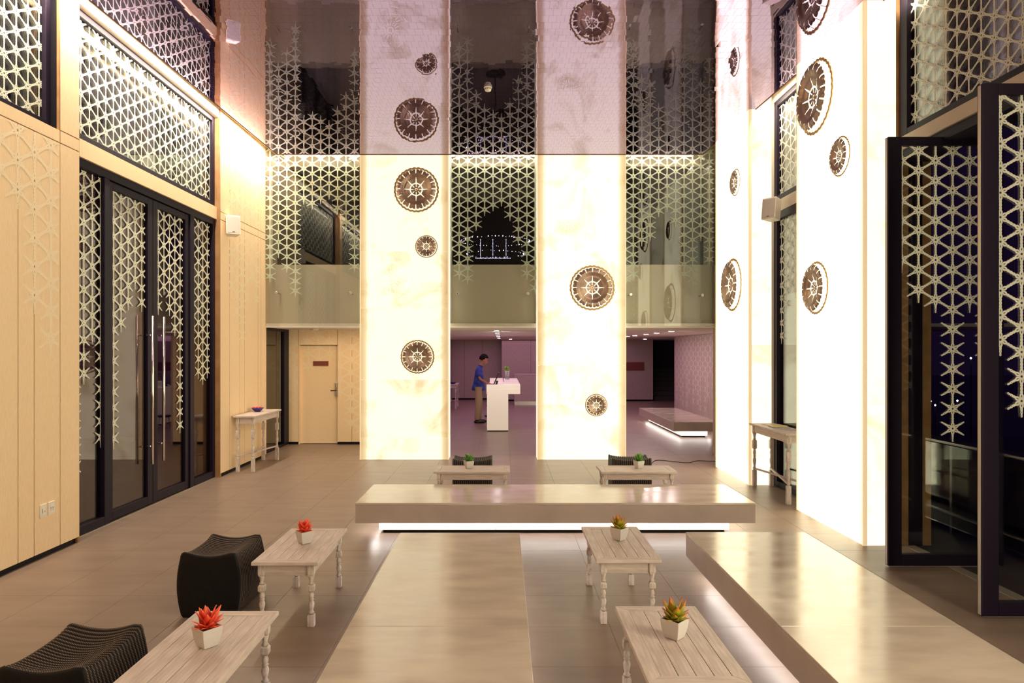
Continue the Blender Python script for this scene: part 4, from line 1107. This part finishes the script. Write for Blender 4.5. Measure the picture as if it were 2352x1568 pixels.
lf = MB().lathe([(.004,-.03),(.022,-.018),(.030,0),(.022,.018),(.004,.03)], 10).mesh('leaf'); lf.materials.append(mat('round_green_leaf', (.20,.42,.03), .4))
for k in range(14):
    a = k*2.4; q = part('leaf', lf, None, va, (.075*math.cos(a)*(.4+.6*((k*7)%5)/5), .075*math.sin(a)*(.5), .262+.09*((k*5)%7)/7)); q.rotation_euler = (a, k*.9, 0); q.scale = (1,.45,1.1)
MB().tube([(.01,0,.02),(0,0,.25)], .005, 6).build('stem', LM['grn'], va)
# two low stools under the desk
for k, (x, y, h_) in enumerate(((-.285, 17.15, .30), (-.285, 18.85, .42))):
    o = empty('stool', (x, y, 0), 0, ('nearer' if k == 0 else 'farther')+' low black-topped stool tucked under the reception desk', 'stool', 'stools under the reception desk')
    MB().lathe([(.155,h_-.05),(.165,h_-.04),(.165,h_-.012),(.15,h_)], 20).build('seat', M['screen'], o)
    for a in (45,135,225,315):
        c, s_ = math.cos(math.radians(a)), math.sin(math.radians(a))
        MB().tube([(c*.10,s_*.10,h_-.05),(c*.15,s_*.15,0)], .014, 8).build('leg', M['white'], o)

# ------------------------------------------------------------------ the man
def skin_obj(name, verts, edges, radii, material, parent, root=0, sub=2):
    me = bpy.data.meshes.new(name); me.from_pydata(verts, edges, []); me.update()
    o = bpy.data.objects.new(name, me); link(o); o.parent = parent
    sk = o.modifiers.new('skin', 'SKIN'); sk.use_smooth_shade = True; sk.branch_smoothing = .6
    for i, r in enumerate(radii):
        d = me.skin_vertices[0].data[i]; d.radius = r if isinstance(r, tuple) else (r, r); d.use_root = (i == root)
    sb = o.modifiers.new('sub', 'SUBSURF'); sb.levels = sub; sb.render_levels = sub
    me.materials.append(material); return o
M['skin'] = mat('skin', (.36,.16,.09), .5); M['hair'] = mat('black_hair', (.006,.004,.006), .75, 0, .15)
M['shirt'] = noisy(mat('blue_shirt', (.02,.04,.30), .7), (.012,.022,.20), (.03,.06,.40), (1,1,1), 12)
M['trouser'] = mat('khaki_trousers', (.42,.29,.18), .8); M['shoe'] = mat('black_shoe', (.008,.007,.01), .35)
man = empty('person', (-.625, 18.2, 0), 0, 'man in blue polo shirt and khaki trousers standing at the desk, head bowed', 'person')
# facing +X; y is his left(+)/right(-)
def build_man():
    V, E, R = [], [], []
    def v(p, r, frm=None):
        V.append(p); R.append(r); i = len(V)-1
        if frm is not None: E.append((frm, i))
        return i
    pel = v((-.01,0,.93), (.07,.10)); wst = v((0,0,1.08), (.08,.115), pel); ch = v((.0,0,1.28), (.08,.11), wst); nk = v((.02,0,1.46), .06, ch)
    n2 = v((.06,0,1.53), .048, nk); hd = v((.105,0,1.60), (.075,.07), n2); ht = v((.115,0,1.69), (.085,.072), hd)
    for s in (-1, 1):
        sh = v((.01,s*.17,1.40), .042, ch); el = v((.02,s*.215,1.16), .038, sh); wr = v((.22,s*.12,1.02), .024, el); pm = v((.275,s*.10,1.013), (.014,.034), wr)
        for k, (dx, dy, l) in enumerate(((.03,-.026,.06),(.04,-.009,.07),(.04,.009,.075),(.035,.026,.06))):
            a = v((.275+dx*.9, s*.10+dy, 1.013), .0085, pm); b = v((.275+dx+l*.6, s*.10+dy*1.1, 1.010), .0075, a); v((.275+dx+l, s*.10+dy*1.1, 1.004), .006, b)
        t = v((.265, s*.10 - s*.032, 1.008), .010, pm); v((.295, s*.10 - s*.045, 1.004), .0075, t)
        hp = v((-.01,s*.085,.86), .070, pel); kn = v((.0 + s*.015,s*.10,.48), .056, hp); an = v((-.03+s*.02,s*.105,.09), .036, kn); v((.08+s*.02,s*.11,.04), (.03,.036), an)
    global BODY
    BODY = skin_obj('body', V, E, R, M['skin'], man)
    # shirt
    V.clear(); E.clear(); R.clear()
    a0 = v((-.012,0,.83), (.132,.195)); a = v((-.012,0,.86), (.134,.197), a0); b = v((-.005,0,1.0), (.124,.175), a); c = v((.0,0,1.14), (.122,.155), b); d = v((.0,0,1.30), (.136,.175), c); e = v((.012,0,1.41), (.108,.15), d); v((.035,0,1.485), .062, e)
    for s in (-1,1):
        sh = v((.008,s*.175,1.40), .088, e); s1 = v((.02,s*.208,1.24), .074, sh); v((.02,s*.210,1.21), .074, s1)
    skin_obj('shirt', V, E, R, M['shirt'], man, 3)
    V.clear(); E.clear(); R.clear()
    a = v((-.01,0,1.0), (.105,.14)); 
    for s in (-1,1):
        h_ = v((-.008,s*.075,.84), .100, a); k = v((.0+s*.015,s*.10,.48), .086, h_); f = v((-.025+s*.02,s*.105,.12), .072, k); v((-.025+s*.02,s*.105,.07), .072, f)
    skin_obj('trousers', V, E, R, M['trouser'], man)
build_man()
def ellip(m, c, r, n=16, k=10, f=None):
    rs_ = []
    for i in range(k+1):
        ph = -PI/2+PI*i/k; ring = []
        for j in range(n):
            a = 2*PI*j/n; p = Vector((r[0]*math.cos(ph)*math.cos(a), r[1]*math.cos(ph)*math.sin(a), r[2]*math.sin(ph)))
            if f: p = f(p)
            ring.append((c[0]+p.x, c[1]+p.y, c[2]+p.z))
        rs_.append(ring)
    m.rings(rs_, True, False, True)
# head: skull with jaw, nose, ears, hair; tilted forward
hdM = Matrix.Translation((.125,0,1.645)) @ Matrix.Rotation(.42,4,'Y') @ Matrix.Scale(1.13,4)
def headshape(p):
    q = p.copy()
    if q.z < 0: q.y *= 1+q.z*2.6; q.x = q.x*(1+q.z*1.2)+(-q.z)*.22
    return q
hm = MB(); ellip(hm, (0,0,0), (.098,.078,.122), 20, 14, headshape)
hm.rings([[(.080,-.009,.03),(.080,.009,.03),(.092,0,.03)],[(.085,-.014,-.01),(.085,.014,-.01),(.120,0,-.015)],[(.080,-.014,-.030),(.080,.014,-.030),(.108,0,-.032)]], True, True, True)
for s in (-1,1): ellip(hm, (.0,s*.078,-.005), (.018,.010,.032), 10, 6)
hm.v = [tuple(hdM @ Vector(p)) for p in hm.v]
# weld skull, nose, ears and the grown body into one continuous surface
dg = bpy.context.evaluated_depsgraph_get(); ev = BODY.evaluated_get(dg); me0 = bpy.data.meshes.new_from_object(ev)
bmx = bmesh.new(); bmx.from_mesh(me0); tmp = hm.mesh('tmp'); bmx.from_mesh(tmp); bmesh.ops.recalc_face_normals(bmx, faces=bmx.faces)
BODY.modifiers.clear(); me1 = bpy.data.meshes.new('body'); bmx.to_mesh(me1); bmx.free(); me1.materials.clear(); me1.materials.append(M['skin'])
BODY.data = me1; bpy.data.meshes.remove(tmp)
rm = BODY.modifiers.new('weld', 'REMESH'); rm.mode = 'VOXEL'; rm.voxel_size = .006; rm.use_smooth_shade = True
for s in (-1,1):
    m = MB(); ellip(m, (.090,s*.030,.012), (.008,.012,.006), 8, 5); m.v = [tuple(hdM @ Vector(p)) for p in m.v]; m.build('eye', M['hair'], man)
    m = MB(); ellip(m, (.094,s*.030,.030), (.006,.020,.004), 8, 5); m.v = [tuple(hdM @ Vector(p)) for p in m.v]; m.build('eyebrow', M['hair'], man)
m = MB(); ellip(m, (.094,0,-.058), (.010,.022,.006), 8, 5); m.v = [tuple(hdM @ Vector(p)) for p in m.v]; m.build('mouth', mat('lip', (.30,.08,.06), .5), man)
def hairshape(p):
    q = p.copy()
    if q.x > .02 and q.z < .045: q.x = .02+(q.x-.02)*.15
    if q.z < -.05: q.z = -.05
    return q
m = MB(); ellip(m, (-.008,0,.022), (.108,.088,.118), 22, 16, hairshape); m.v = [tuple(hdM @ Vector(p)) for p in m.v]; m.build('hair', M['hair'], man)
m = MB(); m.tube([(.05+.058*math.cos(a*PI/6), .060*math.sin(a*PI/6), 1.485-.018*math.cos(a*PI/6)) for a in range(13)], .015, 6); m.build('collar', M['shirt'], man)
for s in (-1,1):
    m = MB()
    def shoe(p):
        q = p.copy(); 
        if q.z < 0: q.z = max(q.z, -.03)
        if q.x < 0: q.z = q.z*1.25
        return q
    ellip(m, (.035+s*.02, s*.108, .031), (.145,.050,.052), 18, 10, shoe); m.build('shoe', M['shoe'], man)
